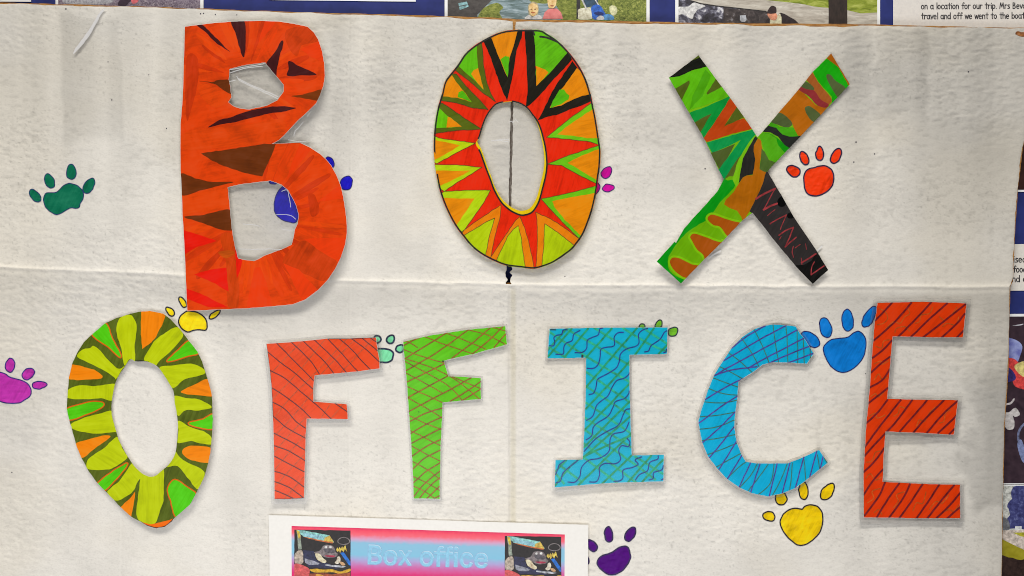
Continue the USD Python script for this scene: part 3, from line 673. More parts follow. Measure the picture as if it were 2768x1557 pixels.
for t in tongues:
    xpat.insert(k, ('lime_rim', marker((118, 178, 8), 55, .1, .35), t.buffer(5.5))); k += 1
for t in tongues:
    xpat.insert(k, ('brown_patch', marker(dim(brn, .9), 60, .14, .35), t)); k += 1
leg = poly(XB('1320,60 1350,95 1510,370 1650,620 1910,1000 2060,1235 1862,1410 1650,1185 1390,870 1165,580 1135,560 1200,430 1300,200'), False, .5)
xpat.insert(0, ('charcoal_leg', marker((46, 43, 43), 60, .2, .3), leg))
xpat.insert(1, ('black_tip', marker((17, 17, 16), 60, .2, .3), poly(XB('1640,1180 1760,1178 1850,1125 1900,1030 2070,1235 1862,1410'), False, .5)))
xpat.insert(2, ('black_dot', marker((8, 8, 8), 0, .2, .3), toe(XB, 1505, 450, 52, 60, 0)))
xpat.insert(3, ('black_dot', marker((8, 8, 8), 0, .2, .3), toe(XB, 1606, 608, 40, 36, 0)))
pencil = ink((146, 44, 50))
xl = []
for pts, w in [('1208,415 1300,360 1428,300', 22), ('1425,305 1360,420 1298,540', 12), ('1298,540 1370,500 1450,470', 22), ('1370,705 1440,660 1520,620 1562,600', 14), ('1562,600 1520,690 1490,770', 10), ('1470,835 1550,780 1640,742', 16), ('1640,742 1600,850 1545,970', 14), ('1545,970 1610,910 1672,858', 16), ('1640,960 1625,1030 1642,1090', 9), ('1730,1100 1740,1170', 9), ('1735,1150 1820,1100 1900,1048', 18), ('1882,1140 1850,1210 1845,1292', 12), ('1845,1292 1920,1240 1992,1188', 14), ('1340,610 1430,540', 8), ('1660,980 1720,940', 9), ('1780,930 1790,1000', 7), ('1480,880 1500,850', 8)]:
    xl.append(('pencil_line', pencil, stroke(XB(pts), w * XB.s, True, 'round', 0.6)))
HX = tilt(5.4, 2035, 450, -0.5, 0.7, 0.12, 0.0)
letter('letter_x', 'letter X in camouflage colours with one charcoal leg', xo, None, HX, marker((110, 170, 4), 55, .15), xpat, xl, laminate=xo.buffer(3.0), film_mat=film('smooth', 0.13, 0.94, 0.0014, 14, gloss=0.3))
SCRAP = usdkit.material(stage, '/World/Looks/plastic_scrap', {'p': ('principled_bsdf', {'base_color': (.85, .85, .85), 'roughness': 0.2}), 't': ('transparent_bsdf', {}), 'm': ('mix_closure', {'fac': 0.8})}, [('t.BSDF', 'm.closure1'), ('p.BSDF', 'm.closure2')], surface='m.closure')
def lone(name, label, cat, g, H, m, thick=0.0003, off=0.0):
    c = g.centroid
    t = thing(name, label, cat, c.x, c.y)
    part(t, 'strip', sheet(g, H, off, 4, thick), m)
    return t
lone('film_scrap', 'small white curl of plastic under the lower left arm of the camouflage letter', 'plastic scrap', stroke(XB('672,1095 720,1055 765,1030 800,1015'), 4.5, True, 'round', 1), tilt(3.2, 1940, 690, 0.8), SCRAP)
lone('film_scrap', 'small white sliver of plastic beside the charcoal leg of the letter', 'plastic scrap', stroke(XB('1905,1025 1935,995 1968,962'), 4, True, 'round', 1), tilt(3.2, 2215, 675, 0.8), SCRAP)

# --- O of OFFICE, green petals
qo = poly(np.vstack([QA('905,118 1000,100 1110,93 1270,125 1370,200 1480,320 1580,450 1690,590 1750,720 1800,870 1840,1000 1865,1120 1875,1280'),
     QB('1880,0 1872,150 1868,250 1850,420 1820,560 1780,710 1690,890 1600,1060 1440,1200 1400,1232 1370,1270 1290,1330 1190,1350 1080,1320 1000,1270 880,1210 760,1100 600,930 470,800 350,630 270,480 210,340 160,150 115,0'),
     QA('95,1290 95,1180 110,1050 120,900 160,740 220,600 300,480 400,380 560,245 700,180 800,150')]), False, .6)
qh = poly(np.vstack([QA('870,685 940,710 1080,715 1200,770 1270,860 1340,970 1400,1080 1415,1220 1440,1360'),
     QB('1455,100 1440,300 1425,410 1390,500 1330,580 1250,650 1180,705 1100,715 1020,680 930,600 850,490 770,350 720,240 680,100'),
     QA('650,1400 640,1280 650,1150 680,1000 730,880 800,780')]), True, .4)
PET = (162, 176, 0)
def qp(nm, rgb, pts, ang=0, sm=True, var=0.18): return (nm, marker(rgb, ang, var, 0.42), poly(pts, sm, 0.9))
OB_, GN = (255, 140, 0), (68, 172, 8)
qpat = [qp('lime_petal', PET, *a) for a in [
 (QA('800,150 880,146 925,210 950,300 925,500 925,700 860,680 800,760 760,560 705,380 705,260 740,180'), 90),
 (QA('1040,700 1100,560 1200,430 1330,340 1440,290 1510,360 1490,440 1350,600 1220,710 1170,770'), 50),
 (QA('1225,790 1400,760 1600,740 1720,770 1790,845 1700,890 1530,930 1395,1040 1310,950'), -5),
 (QA('1405,1130 1550,1160 1720,1180 1868,1270 1700,1310 1550,1310 1455,1375 1410,1250'), 5),
 (QB('1450,40 1600,110 1780,170 1870,250 1870,322 1720,310 1620,280 1435,295'), 15),
 (QB('1420,410 1480,480 1600,560 1740,620 1780,700 1700,870 1580,740 1450,590 1320,595 1390,490'), 45),
 (QB('990,760 1010,670 1180,690 1275,610 1280,800 1275,1000 1230,1140 1180,1280 1100,1295 990,1262 945,1180 960,1000'), 90),
 (QB('890,550 930,590 1020,690 960,780 900,900 800,970 690,1012 590,915 640,850 760,740'), -50),
 (QB('700,230 750,320 835,470 740,560 640,620 480,637 345,615 342,520 420,450 560,360'), -30),
 (QB('640,-90 665,0 690,100 700,180 680,170 480,190 300,172 145,120 160,60 300,0 480,-50'), 5),
 (QA('690,985 665,1100 645,1192 500,1162 300,1172 100,1158 110,1060 250,1005 450,1010'), 90),
 (QA('700,920 800,770 720,800 600,690 500,580 420,520 380,545 280,570 215,645 300,700 450,770 600,850 680,910'), -40)]]
qpat += [qp('orange_wedge', OB_, *a) for a in [
 (QA('1002,95 1110,85 1270,115 1300,160 1250,280 1190,400 1130,480 1015,557 1000,400'), 85, False),
 (QA('130,755 400,805 500,860 533,893 510,920 400,930 100,922'), 5),
 (QA('1825,930 1880,1128 1700,1122 1560,1112 1488,1087 1540,1050 1660,990'), -15),
 (QB('190,325 400,250 540,212 622,220 590,262 450,362 270,490'), -25),
 (QB('1870,376 1850,540 1650,522 1550,480 1503,420 1540,360 1640,338'), 3),
 (QB('750,1090 860,990 932,903 915,1050 878,1215'), 70, False)]]
greens = [QA('400,372 560,240 650,440 752,632 720,642 600,530'), QA('1330,692 1450,580 1600,460 1705,595 1580,642 1420,692 1340,706'), QA('80,1305 300,1230 450,1205 542,1230 500,1280 350,1350 110,1425'),
          QB('1588,62 1750,20 1890,-40 1890,125 1700,110'), QB('465,815 620,680 740,600 832,558 800,620 700,740 545,885'), QB('1440,1215 1370,1020 1330,880 1380,780 1440,765 1540,830 1670,935 1600,1085')]
gpol = [poly(g, True, .7) for g in greens]
for g in gpol: qpat.append(('brown_outline', marker((184, 84, 10), 0, .15), g.buffer(3.4)))
for g, a in zip(gpol, (-50, 30, 10, 10, 40, 60)): qpat.append(('green_wedge', marker(GN, a, .24, .42), g))
qpat.append(qp('orange_rim', (238, 104, 6), QB('985,1270 1100,1296 1180,1290 1300,1262 1410,1228 1370,1290 1290,1345 1190,1365 1080,1335'), 5))
ql = [('outline', black, stroke(QB('1000,1272 1080,1318 1190,1346 1290,1327 1365,1272 1398,1235'), 3.2, True, 'round')),
      ('outline', black, stroke(QA('935,708 1000,703 1060,712 1100,722'), 3.0, True)),
      ('outline', black, stroke(QA('790,790 750,850 728,895'), 2.2, True)),
      ('outline', black, stroke(QA('1200,770 1207,800'), 2.2, False)), ('outline', black, stroke(QA('1412,1250 1425,1310 1437,1360'), 2.0, True)),
      ('outline', black, stroke(QB('1453,130 1445,220 1437,300 1428,370'), 2.4, True)), ('outline', black, stroke(QB('765,350 795,395 820,440'), 1.8, True))]
HQ = tilt(5.4, 380, 1130, 1.5, 0.2, 0.2, 0.0)
letter('letter_o', 'oval letter O of lime petals with orange and green wedges', qo, qh, HQ, marker((72, 84, 18), 70, 0.34, .42), qpat, ql)

# --- first F of OFFICE, orange red with thin dark lines
def outl_poly(reg, t, amp=0.4): return poly(reg(t), False, amp)
def lines_of(reg, specs, w, m, name='ink_line', smooth=True, amp=0.5):
    return [(name, m, stroke(reg(s.strip()), w * reg.s, smooth, 'flat', amp)) for s in specs.split(';') if s.strip()]
fo = outl_poly(FF, '58,172 240,160 540,132 700,130 915,122 930,230 943,300 943,365 770,388 560,408 437,418 425,520 425,625 560,635 688,645 695,762 560,760 375,758 365,900 358,1200 352,1380 240,1388 122,1388 118,1000 110,760 98,500 80,330')
fl = lines_of(FF, '60,440 200,290 330,160;90,620 300,400 520,135;110,760 250,590 420,420 600,230 690,130;120,900 300,700 430,540;120,1020 260,860 380,740;480,415 650,240 760,130;640,400 780,250 900,125;120,1160 250,1010 365,880;125,1290 360,1030;200,1385 355,1210;560,640 480,760;660,645 560,760', 7, ink((190, 74, 14)), 'faint_line')
fl += lines_of(FF, '135,162 250,280 350,380 428,462;250,155 360,260 430,340 474,412;345,150 440,240 520,320 588,408;430,140 540,240 620,320 684,398;535,128 640,240 720,330 778,392;622,126 730,220 800,300 874,374;718,126 830,210 945,314;805,124 860,170 938,234;868,122 920,158;60,228 160,310 280,400 370,480 424,528;75,374 200,440 320,540 420,625 500,695 565,760;95,512 200,580 320,670 408,754;100,626 200,680 290,780 366,834;110,738 220,830 366,912;115,872 240,935 366,1007;116,968 240,1015 366,1092;118,1050 230,1110 358,1176;118,1168 240,1215 356,1297;118,1248 240,1300 354,1384;118,1318 200,1350 274,1386;592,636 650,675 696,708', 6.4, ink((58, 20, 26)))
fl += [('outline', ink((58, 20, 26)), stroke(FF(s), 1.3, True)) for s in ('58,172 80,330 98,500 110,740', '540,133 700,131 913,123', '122,1387 240,1387 352,1379')]
HF = tilt(3.6, 880, 1110, -0.3, -0.35, 0.1, 0.2)
letter('letter_f', 'orange red letter F with thin dark slanting lines', fo, None, HF, marker((242, 76, 10), 40, 0.15, .4), [], fl,
       laminate=fo.buffer(9, join_style='mitre').union(poly(FF('100,1380 380,1380 368,1425 100,1422'))), film_mat=film('glossy_f', 0.26, 0.95, 0.0050, 10, gloss=0.34), card_grow=0.6, border=0.90)

# --- second F, green with brown crossing lines
go = outl_poly(GG, '85,185 300,135 600,90 885,62 900,205 640,280 450,320 405,335 440,455 560,460 695,470 695,632 560,645 395,660 390,800 380,1000 375,1200 372,1415 250,1412 170,1412 160,1150 140,850 115,500')
gl = lines_of(GG, '85,243 200,290 408,352;250,142 420,210 635,278;420,116 560,170 735,242;588,90 740,130 890,207;785,72 890,102;98,338 250,420 440,530 550,646;100,316 340,400 520,500 685,634;108,430 240,500 400,590;112,533 260,600 400,664;120,623 260,700 393,783;126,758 250,820 388,872;136,878 260,940 382,1002;146,998 260,1060 378,1122;150,1118 280,1190 375,1262;160,1238 270,1290 375,1352;163,1313 260,1360 335,1414;470,458 580,505 698,552;88,182 130,186 200,232', 7.6, ink((140, 88, 0)))
gl += lines_of(GG, '83,218 150,180 214,152;97,318 260,220 425,115;107,412 340,275 595,92;112,502 260,430 410,357;462,318 620,200 770,75;626,280 750,180 870,64;796,230 890,122;116,627 280,535 444,448;126,733 310,635 480,545 620,466;136,812 260,745 398,702;450,654 580,575 698,492;540,650 698,552;142,907 250,840 393,772;146,982 250,930 386,863;150,1083 260,1010 383,948;156,1188 250,1100 381,1033;164,1293 260,1205 378,1132;170,1398 260,1290 376,1197;212,1410 300,1310 376,1247;270,1414 376,1312;326,1414 375,1388', 9.5, ink((136, 78, 0)))
gl += [('dark_mark', ink((50, 60, 20)), stroke(GG('392,338 414,338'), 4, False)), ('dark_mark', ink((50, 60, 20)), stroke(GG('205,733 212,736'), 2.4, False))]
HG = tilt(3.4, 1200, 1100, 0.7, -0.3, 0.1, 0.14)
letter('letter_f', 'bright green letter F crossed by brown lines', go, None, HG, marker((86, 178, 8), 30, 0.15, .4), [], gl,
       laminate=go.buffer(5, join_style='mitre'), film_mat=film('glossy_g', 0.26, 0.95, 0.0040, 11, gloss=0.25), card_grow=0.6, border=0.91)

# --- I, blue with green grid and navy squiggles
io = outl_poly(II, '75,82 500,75 998,72 993,280 700,288 700,500 708,800 718,1075 970,1070 965,1278 560,1290 300,1310 115,1325 120,1112 335,1108 345,900 358,600 360,310 58,315')
ilns = lines_of(II, '70,105 360,300 705,502;200,80 705,372;420,74 705,252;640,74 850,200 995,262;800,72 995,202;66,228 205,312;356,418 705,662;352,528 708,762;352,658 712,902;345,778 716,1012;340,868 720,1130 905,1268;338,978 755,1288;330,1083 605,1292;145,1146 335,1288;735,1078 965,1222;120,1215 190,1300', 17, ink((20, 166, 128)), 'green_line')
ilns += lines_of(II, '58,305 250,78;186,310 378,78;340,330 565,78;356,545 762,74;356,714 700,340 895,74;342,884 705,508;340,1014 705,648;330,1098 708,768;115,1315 300,1110 712,918;296,1312 716,900;486,1296 720,1073;686,1288 874,1073;796,1284 965,1106;116,1206 208,1110;926,282 998,208;60,250 210,80', 15, ink((4, 146, 100)), 'green_line')
ilns += lines_of(II, '72,215 105,215 115,185 108,155 130,135 170,125 180,95 215,90;120,283 180,280 185,230 205,195 250,175 265,125 315,95;270,270 330,268 365,235 370,175 410,150 455,130 468,85 495,78;365,392 420,392 455,360 470,300 475,245 520,228 580,215 580,150 610,115 655,112;380,598 420,585 440,530 450,480 510,445 590,395 620,340 630,280 680,240 750,220 775,190 770,130 800,95 845,80;815,265 850,255 870,215 940,165 970,115 995,98;360,802 410,770 440,690 470,655 530,610 565,540 600,490 660,470 695,440 700,425;358,955 405,920 415,860 450,820 530,770 570,700 590,655 660,630 695,590 697,568;343,1047 430,950 520,890 610,840 645,770 670,720 708,710;215,1283 270,1285 310,1240 325,1170 380,1115 470,1095 540,1040 548,950 580,905 660,885 697,812;385,1283 440,1280 465,1230 465,1170 510,1138 590,1140 630,1105 615,1040 640,1000 690,1005 703,970 680,940;575,1278 620,1275 648,1250 650,1190 720,1170 768,1145 745,1110 800,1085;745,1270 780,1225 840,1195 860,1130 920,1105 925,1075;850,1268 885,1255 890,1210 950,1190 967,1150;120,1228 140,1180 150,1150 198,1112;122,1290 160,1275 180,1210 250,1150 298,1112;965,270 985,265 990,240;948,1268 966,1256', 8.6, ink((14, 46, 136)), 'navy_squiggle', True, 0.3)
ilns += [('dark_mark', ink((30, 40, 46)), stroke(II('331,288 331,312'), 5.5, False)), ('dark_mark', ink((30, 40, 46)), stroke(II('78,90 126,92'), 2.6, False))]
HI = tilt(3.7, 1645, 1100, 0.0, 0.15, 0.14, 0.08)
letter('letter_i', 'blue letter I with green grid and wavy navy lines', io, None, HI, marker((0, 164, 192), 20, 0.10, .4), [], ilns,
       laminate=io.buffer(6, join_style='mitre').union(poly(II('300,60 760,50 1000,66 1000,90 60,90 60,72'))).union(poly(II('110,1320 560,1290 968,1276 960,1296 560,1320 130,1362'))), film_mat=film('glossy_i', 0.24, 0.95, 0.0014, 13, gloss=0.4), card_grow=0.6, border=0.9)

# --- C, blue with purple and green lines
co = outl_poly(CC, '575,85 640,75 740,82 808,90 840,140 880,190 945,295 895,372 760,362 640,358 560,378 480,440 380,500 372,620 355,740 348,850 365,960 405,1060 435,1110 520,1122 750,1122 880,1070 985,1020 1052,1115 960,1190 880,1255 800,1310 700,1350 600,1370 480,1345 390,1305 295,1240 220,1160 150,1070 105,960 85,860 78,800 100,720 150,570 200,450 270,340 330,250 410,170 500,110')
cl = lines_of(CC, '396,170 480,290 535,396;496,110 560,240 608,362;638,70 655,200 682,362;736,78 748,220 751,366;820,114 825,240 826,374;868,180 876,374;918,246 922,336;300,286 400,360 484,440;236,392 330,440 410,484;186,476 300,520 385,550;150,556 260,595 376,607;116,658 260,666 370,645;80,771 220,760 355,734;80,865 220,846 350,794;104,951 240,930 354,904;146,1056 280,1005 374,968;206,1152 310,1095 404,1043;291,1239 370,1160 440,1106;386,1304 470,1215 524,1120;446,1336 530,1230 604,1126;526,1358 620,1270 648,1120;636,1364 700,1240 748,1120;764,1332 780,1200 786,1116;887,1256 876,1120 867,1070;992,1170 974,1054;1050,1122 1026,1080', 6.5, ink((58, 112, 86)), 'green_line')
cl += lines_of(CC, '326,256 450,160 584,84;266,350 520,200 745,80;276,414 560,260 830,112;446,408 600,320 875,178;596,374 760,300 920,236;748,366 850,328 952,290;200,458 330,418 524,394;196,464 290,404;125,643 280,550 424,478;75,823 240,700 374,612;106,968 230,860 356,732;160,1080 260,960 349,842;226,1180 300,1060 368,952;291,1245 408,1056;381,1306 472,1116;467,1352 542,1124;610,1372 672,1122;707,1352 768,1116;806,1312 872,1070;914,1234 970,1024;992,1170 1017,1070', 9, ink((76, 56, 148)), 'purple_line')
HC = tilt(4.4, 2060, 1110, -0.5, 0.25, 0.16, 0.05)
letter('letter_c', 'blue letter C with crossing purple and green lines', co, None, HC, marker((0, 164, 202), 60, 0.14, .4), [], cl,
       laminate=co.buffer(7).union(poly(CC('500,110 575,55 690,30 800,55 860,120 700,100'), False)), film_mat=film('glossy_c', 0.14, 0.94, 0.0013, 13, gloss=0.4), card_grow=0.6, border=0.89)

# --- E, red with maroon lines
eo = outl_poly(EE, '163,65 440,58 708,68 685,275 470,275 255,270 240,450 222,652 440,658 655,660 630,872 420,860 212,852 200,1000 195,1160 430,1172 668,1178 668,1382 380,1382 80,1378 78,1100 95,800 115,600 130,380 145,200')
el = lines_of(EE, '170,100 210,120 225,160 200,190 160,200;210,230 260,180 300,190 330,150 360,130 350,100;390,190 420,180 430,140 480,130 500,90;560,210 590,190 640,200 660,150;270,250 280,220 330,210 360,240;540,150 580,170 630,120 650,90;150,330 190,340 200,300 240,290;140,440 180,420 190,440 230,420;140,540 170,500 190,530 225,520;120,640 150,620 170,640 210,600;110,760 150,740 160,770 210,750;260,760 290,740 300,700 340,710 360,670;400,820 420,780 450,790 480,740 520,700;540,800 570,790 580,740 610,720;90,1040 130,1030 150,980 190,970;90,1140 120,1110 150,1150 190,1130;100,1290 140,1260 130,1220 180,1200;260,1320 290,1280 280,1240 330,1220;380,1340 400,1290 440,1290 460,1220;480,1330 520,1280 560,1290 600,1240;560,1350 600,1330 630,1340 660,1300;140,1350 170,1330 190,1360', 6, ink((184, 84, 8)), 'faint_squiggle')
el += lines_of(EE, '148,174 200,120 258,56;137,298 260,190 374,60;287,275 400,160 494,58;366,275 480,165 594,64;441,276 560,185 706,70;551,280 640,200 700,128;646,280 692,232;129,404 200,350 252,292;122,493 190,430 244,392;114,583 190,540 240,467;104,683 170,630 231,582;91,804 160,740 226,656;81,954 170,830 308,656;81,1004 160,915 270,800 379,656;296,856 380,760 470,656;381,860 460,770 574,656;464,862 560,750 656,662;531,864 590,810 648,752;601,870 638,832;76,1104 150,1030 206,952;76,1244 130,1160 200,1082;81,1370 170,1250 210,1160;156,1382 230,1260 299,1166;231,1384 320,1260 364,1170;296,1384 370,1280 440,1172;401,1386 480,1270 544,1175;466,1386 550,1280 634,1176;521,1386 600,1310 670,1226;586,1386 672,1312', 11, ink((112, 10, 22)), 'maroon_line')
HE = tilt(3.5, 2470, 1130, 0.2, -0.25, 0.06, 0.05)
elam = eo.buffer(11, join_style='mitre').union(poly(EE('60,1370 690,1370 682,1415 380,1412 60,1425'))).union(poly(EE('135,48 735,42 725,100 150,100'))).union(poly(EE('210,850 660,860 655,888 430,905 205,912')))
letter('letter_e', 'red letter E with slanting maroon lines', eo, None, HE, marker((236, 66, 0), 50, 0.15, .4), [], el, laminate=elam, film_mat=film('glossy_e', 0.14, 0.93, 0.0012, 12, gloss=0.4), card_grow=0.6, border=0.86)

# ---------------------------------------------------------------- tape strip hanging at the upper left
lone('tape_strip', 'curled strip of clear plastic tape at the top left of the board', 'tape',
     poly(N('285,24 277,34 263,58 249,84 237,104 226,118 212,133 197,146 203,131 217,113 227,100 241,80 258,52 274,28'), True, 1.2), tilt(2.6, 240, 85, -0.5, 0.8), CREASE, 0.0002)

# ---------------------------------------------------------------- printed notice
H_N = tilt(2.6, 1150, 1470, 0.1, -0.1, 0.03)
nt = thing('printed_notice', 'white printed notice with pink and blue banner reading Box office', 'notice', 1160, 1557)
part(nt, 'paper', sheet(poly(NT('65,55 900,80 1500,100 2205,120 2200,700 75,700'), False, .3), H_N, 0, 16, 0.0002), PAPER)
bang = math.radians(1.72); b0 = NT('218,128')[0]
ban = poly(NT('218,128 2048,185 2044,700 220,700'))
# printed gradient: measured along the sheet, from the banner's upper edge
pw = P(b0[0], b0[1], 0.0026); 
def banner_mat():
    stops = [(0, (205, 40, 88)), (.05, (226, 66, 92)), (.13, (226, 96, 112)), (.21, (196, 150, 184)), (.28, (128, 178, 206)), (.5, (122, 180, 208)), (.60, (160, 152, 200)), (.72, (190, 96, 158)), (.86, (206, 32, 108)), (1, (212, 8, 88))]
    return usdkit.material(stage, '/World/Looks/print_banner', {
        'g': ('geometry', {}), 'm': ('mapping', {'location': (0, 0, 0), 'rotation': (0, 0, 0)}),
        'dot': ('vector_math', {'math_type': 'dot_product', 'vector2': (-math.sin(bang), 0, -math.cos(bang))}),
        'nz': ('noise_texture', {'scale': 260.0, 'detail': 2.0}), 'j': ('math', {'math_type': 'multiply_add', 'value2': 0.003}),
        'r': ('map_range', {'from_min': float(pw @ np.array([-math.sin(bang), 0, -math.cos(bang)])) + 0.0015, 'from_max': float(pw @ np.array([-math.sin(bang), 0, -math.cos(bang)])) + 0.056, 'to_min': 0.0, 'to_max': 1.0}),
        'cr': ('rgb_ramp', {'ramp': [(t, base(c)) for t, c in stops]}),
        'p': ('principled_bsdf', {'roughness': 0.5, 'specular_ior_level': 0.35})},
        [('g.position', 'dot.vector1'), ('g.position', 'nz.vector'), ('nz.fac', 'j.value1'), ('dot.value', 'j.value3'), ('j.value', 'r.value'), ('r.result', 'cr.fac'), ('cr.color', 'p.base_color')], surface='p.BSDF')
bpart = part(nt, 'banner', sheet(ban, H_N, 0.00008, 16), banner_mat())
FULLB = ban
PH = Reg(780, 1400, 340/2576)
def flatm(rgb, var=.28): return blend('flat_%d_%d_%d' % rgb, [(0.3, tuple(int(c*(1-var)) for c in rgb)), (0.7, tuple(min(255, int(c*(1+var))+4) for c in rgb))], (320, 320, 320), 5, 0.5)
def puppet_photo(du, dv, label):
    """a small printed picture: a stall sign, a grey long-armed toy, yellow and red cloth"""
    sh = lambda t, sm=True: affinity.translate(poly(PH(t), sm, .5), du, dv)
    pp = part(nt, 'photo', sheet(sh('118,240 1272,258 1272,1500 112,1500', False), H_N, 0.00014, 12), flatm((24, 20, 20)), label)
    clip = sh('118,240 1272,258 1272,1500 112,1500', False)
    bits = [('sign_board', (122, 176, 172), '170,245 300,255 830,355 930,490 920,510 720,480 300,385 280,360', False), ('sign_board', (196, 160, 70), '740,400 840,360 925,490 900,512 720,480', False),
            ('sign_edge', (176, 92, 44), '285,378 500,420 720,470 920,500 900,520 700,492 400,420', False), ('sign_board', (130, 176, 206), '300,290 500,330 700,370 720,440 560,420 310,375', False),
            ('pole', (120, 130, 118), '165,250 240,290 270,640 200,650', False), ('pole', (208, 166, 56), '165,245 225,270 245,420 200,420', False),
            ('grey_cloth', (150, 138, 126), '130,740 220,660 290,700 300,900 220,960 130,920', True), ('navy_cloth', (30, 32, 60), '300,660 520,680 560,860 900,960 1100,980 1000,1040 420,1010 300,860', False),
            ('striped_cloth', (120, 122, 134), '330,830 520,880 640,930 600,960 420,960 340,920', False), ('toy_body', (104, 96, 98), '520,710 640,670 700,580 780,550 900,570 950,640 960,700 1010,740 960,800 800,820 640,760', True),
            ('toy_head', (70, 66, 72), '720,640 800,620 940,660 930,720 820,720 740,690', True), ('toy_eye', (230, 228, 226), '740,590 775,575 790,600 770,625 745,615', True), ('toy_eye', (230, 228, 226), '835,585 870,570 890,600 865,620 840,612', True),
            ('toy_arm', (244, 206, 160), '545,740 600,725 660,760 700,820 765,870 770,905 730,925 650,890 580,840', True), ('toy_arm', (244, 214, 174), '1000,800 1045,790 1065,850 1040,920 990,945 945,915 980,870', True),
            ('red_mouth', (140, 34, 60), '745,770 860,765 960,780 900,805 800,800', True), ('blue_cloth', (20, 90, 170), '1060,720 1130,700 1270,900 1270,980 1230,960', False),
            ('yellow_fringe', (226, 170, 70), '970,650 1000,600 1020,640 1050,590 1070,630 1100,580 1120,610 1160,560 1200,690 1150,640 1130,700 1090,650 1060,720 1030,670 1010,700', False),
            ('steel_rail', (150, 152, 160), '760,950 900,965 1080,975 1180,1000 1100,1020 900,1000 760,975', False), ('red_cloth', (226, 78, 80), '112,960 260,960 380,1010 430,1080 400,1200 250,1260 110,1300', True),
            ('yellow_cloth', (222, 150, 30), '430,1060 560,1040 720,1060 900,1050 1060,1100 1240,1040 1260,1090 1080,1150 900,1110 700,1120 520,1110', True), ('brown_cloth', (126, 58, 30), '420,1140 700,1130 900,1150 1260,1120 1270,1300 420,1300', False), ('yellow_cloth', (214, 140, 50), '560,1160 640,1150 760,1220 700,1300 600,1300', True), ('hand', (210, 150, 110), '1040,900 1120,910 1160,960 1100,970', True)]
    for i, (nm, rgb, pts, sm) in enumerate(bits):
        part(pp, nm, sheet(sh(pts, sm).intersection(clip), H_N, 0.00018 + 0.000012 * i, 10), flatm(rgb, .36))
    hoop = affinity.translate(toe(PH, 1130, 470, 130, 82, 0), du, dv)
    part(pp, 'hoop', sheet(hoop.difference(hoop.buffer(-2.4)), H_N, 0.0005, 8), flatm((104, 98, 98)))
    return clip
c1 = puppet_photo(0, 0, 'left small photo of a grey toy under a stall sign')
c2 = puppet_photo(1410*NT.s, 42*NT.s, 'right small photo of a grey toy under a stall sign')
def text_poly(s, bold=True):
    m = meshkit.text_mesh(s, 1.0, 0.01, bold)
    up = m.face_normals[:, 2] > .9
    return unary_union([Polygon(m.vertices[f][:, :2]).buffer(1e-5) for f in m.faces[up]])
tp = text_poly('Box office')
x0, y0, x1, y1 = tp.bounds
Wt = (1532 - 728) * NT.s; Ht = 125 * NT.s
ca, sa = math.cos(bang), math.sin(bang)
org = NT('728,381')[0]
sx = Wt / (x1 - x0)
tp = shapely.transform(tp, lambda q: np.column_stack([org[0] + (q[:, 0] - x0) * sx * ca + q[:, 1] * Ht * sa * 1.0, org[1] + (q[:, 0] - x0) * sx * sa - q[:, 1] * Ht * ca]))
rimt = tp.buffer(0.9).difference(tp.buffer(-0.7))
lt_ = part(nt, 'lettering', sheet(tp.buffer(-0.7), H_N, 0.00016, 8), flatm((128, 184, 212), .05))
part(lt_, 'letter_edge', sheet(rimt, H_N, 0.00022, 6), flatm((132, 170, 204), .06))
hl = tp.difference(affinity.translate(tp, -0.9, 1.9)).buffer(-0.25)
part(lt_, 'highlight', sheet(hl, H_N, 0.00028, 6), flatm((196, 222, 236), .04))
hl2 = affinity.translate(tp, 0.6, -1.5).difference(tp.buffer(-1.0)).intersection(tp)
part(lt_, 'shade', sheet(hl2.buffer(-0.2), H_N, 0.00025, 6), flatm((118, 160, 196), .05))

# ---------------------------------------------------------------- sheets and photographs pinned on the wall behind
HW = WALL_H + 0.0009
def wp(t, sm=False, amp=0.0, reg=N): return poly(reg(t), sm, amp)
HWf = flat(HW)
def wall_sheet(name, label, cat, g, m=PAPER, group=None):
    c = g.centroid
    t = thing(name, label, cat, c.x, c.y, group)
    part(t, 'paper', sheet(g, HWf, 0, 60, 0.0004), m)
    return t
LEV = {}
def on(t, name, g, m, clip=None, label=None):
    LEV[t] = LEV.get(t, 0) + 1
    if clip is not None: g = g.intersection(clip)
    return part(t, name, sheet(g, HWf, 0.0001 + 0.00003 * LEV[t], 30), m, label)
WHITEP = flatm((228, 230, 232), .02)
wall_sheet('paper_sheet', 'white paper sheet at the very top left corner', 'paper', wp('-200,-400 84,-400 84,5 -200,3'), WHITEP)
wall_sheet('paper_sheet', 'wide white paper sheet whose lower edge shows above the orange letter', 'paper', wp('728,-400 1124,-400 1124,4.5 728,0'), WHITEP)

t = wall_sheet('photograph', 'photograph of purple grey stony ground with a pink shape', 'photograph', wp('150,-330 550,-330 550,80 150,80'), WHITEP)
pic = wp('157,-322 541,-322 541,80 157,80')
on(t, 'ground', pic, blend('stones', [(0.3, (58, 48, 62)), (0.48, (112, 100, 116)), (0.62, (150, 140, 150)), (0.75, (190, 182, 186))], (420, 420, 520), 6, .4, 1.5))
on(t, 'dark_shape', wp('318,12 340,-20 372,-30 380,-4 352,4 340,16', True), flatm((44, 30, 46)), pic)
on(t, 'pink_shape', wp('352,-30 372,-26 374,2 360,10 354,0', True), flatm((206, 96, 104)), pic)
on(t, 'pale_patch', wp('190,-20 240,-6 300,-12 300,8 230,12 170,6', True), blend('pale_stones', [(0.35, (120, 118, 128)), (0.6, (176, 176, 182))], (500, 500, 500), 5, .4, 1.0), pic)

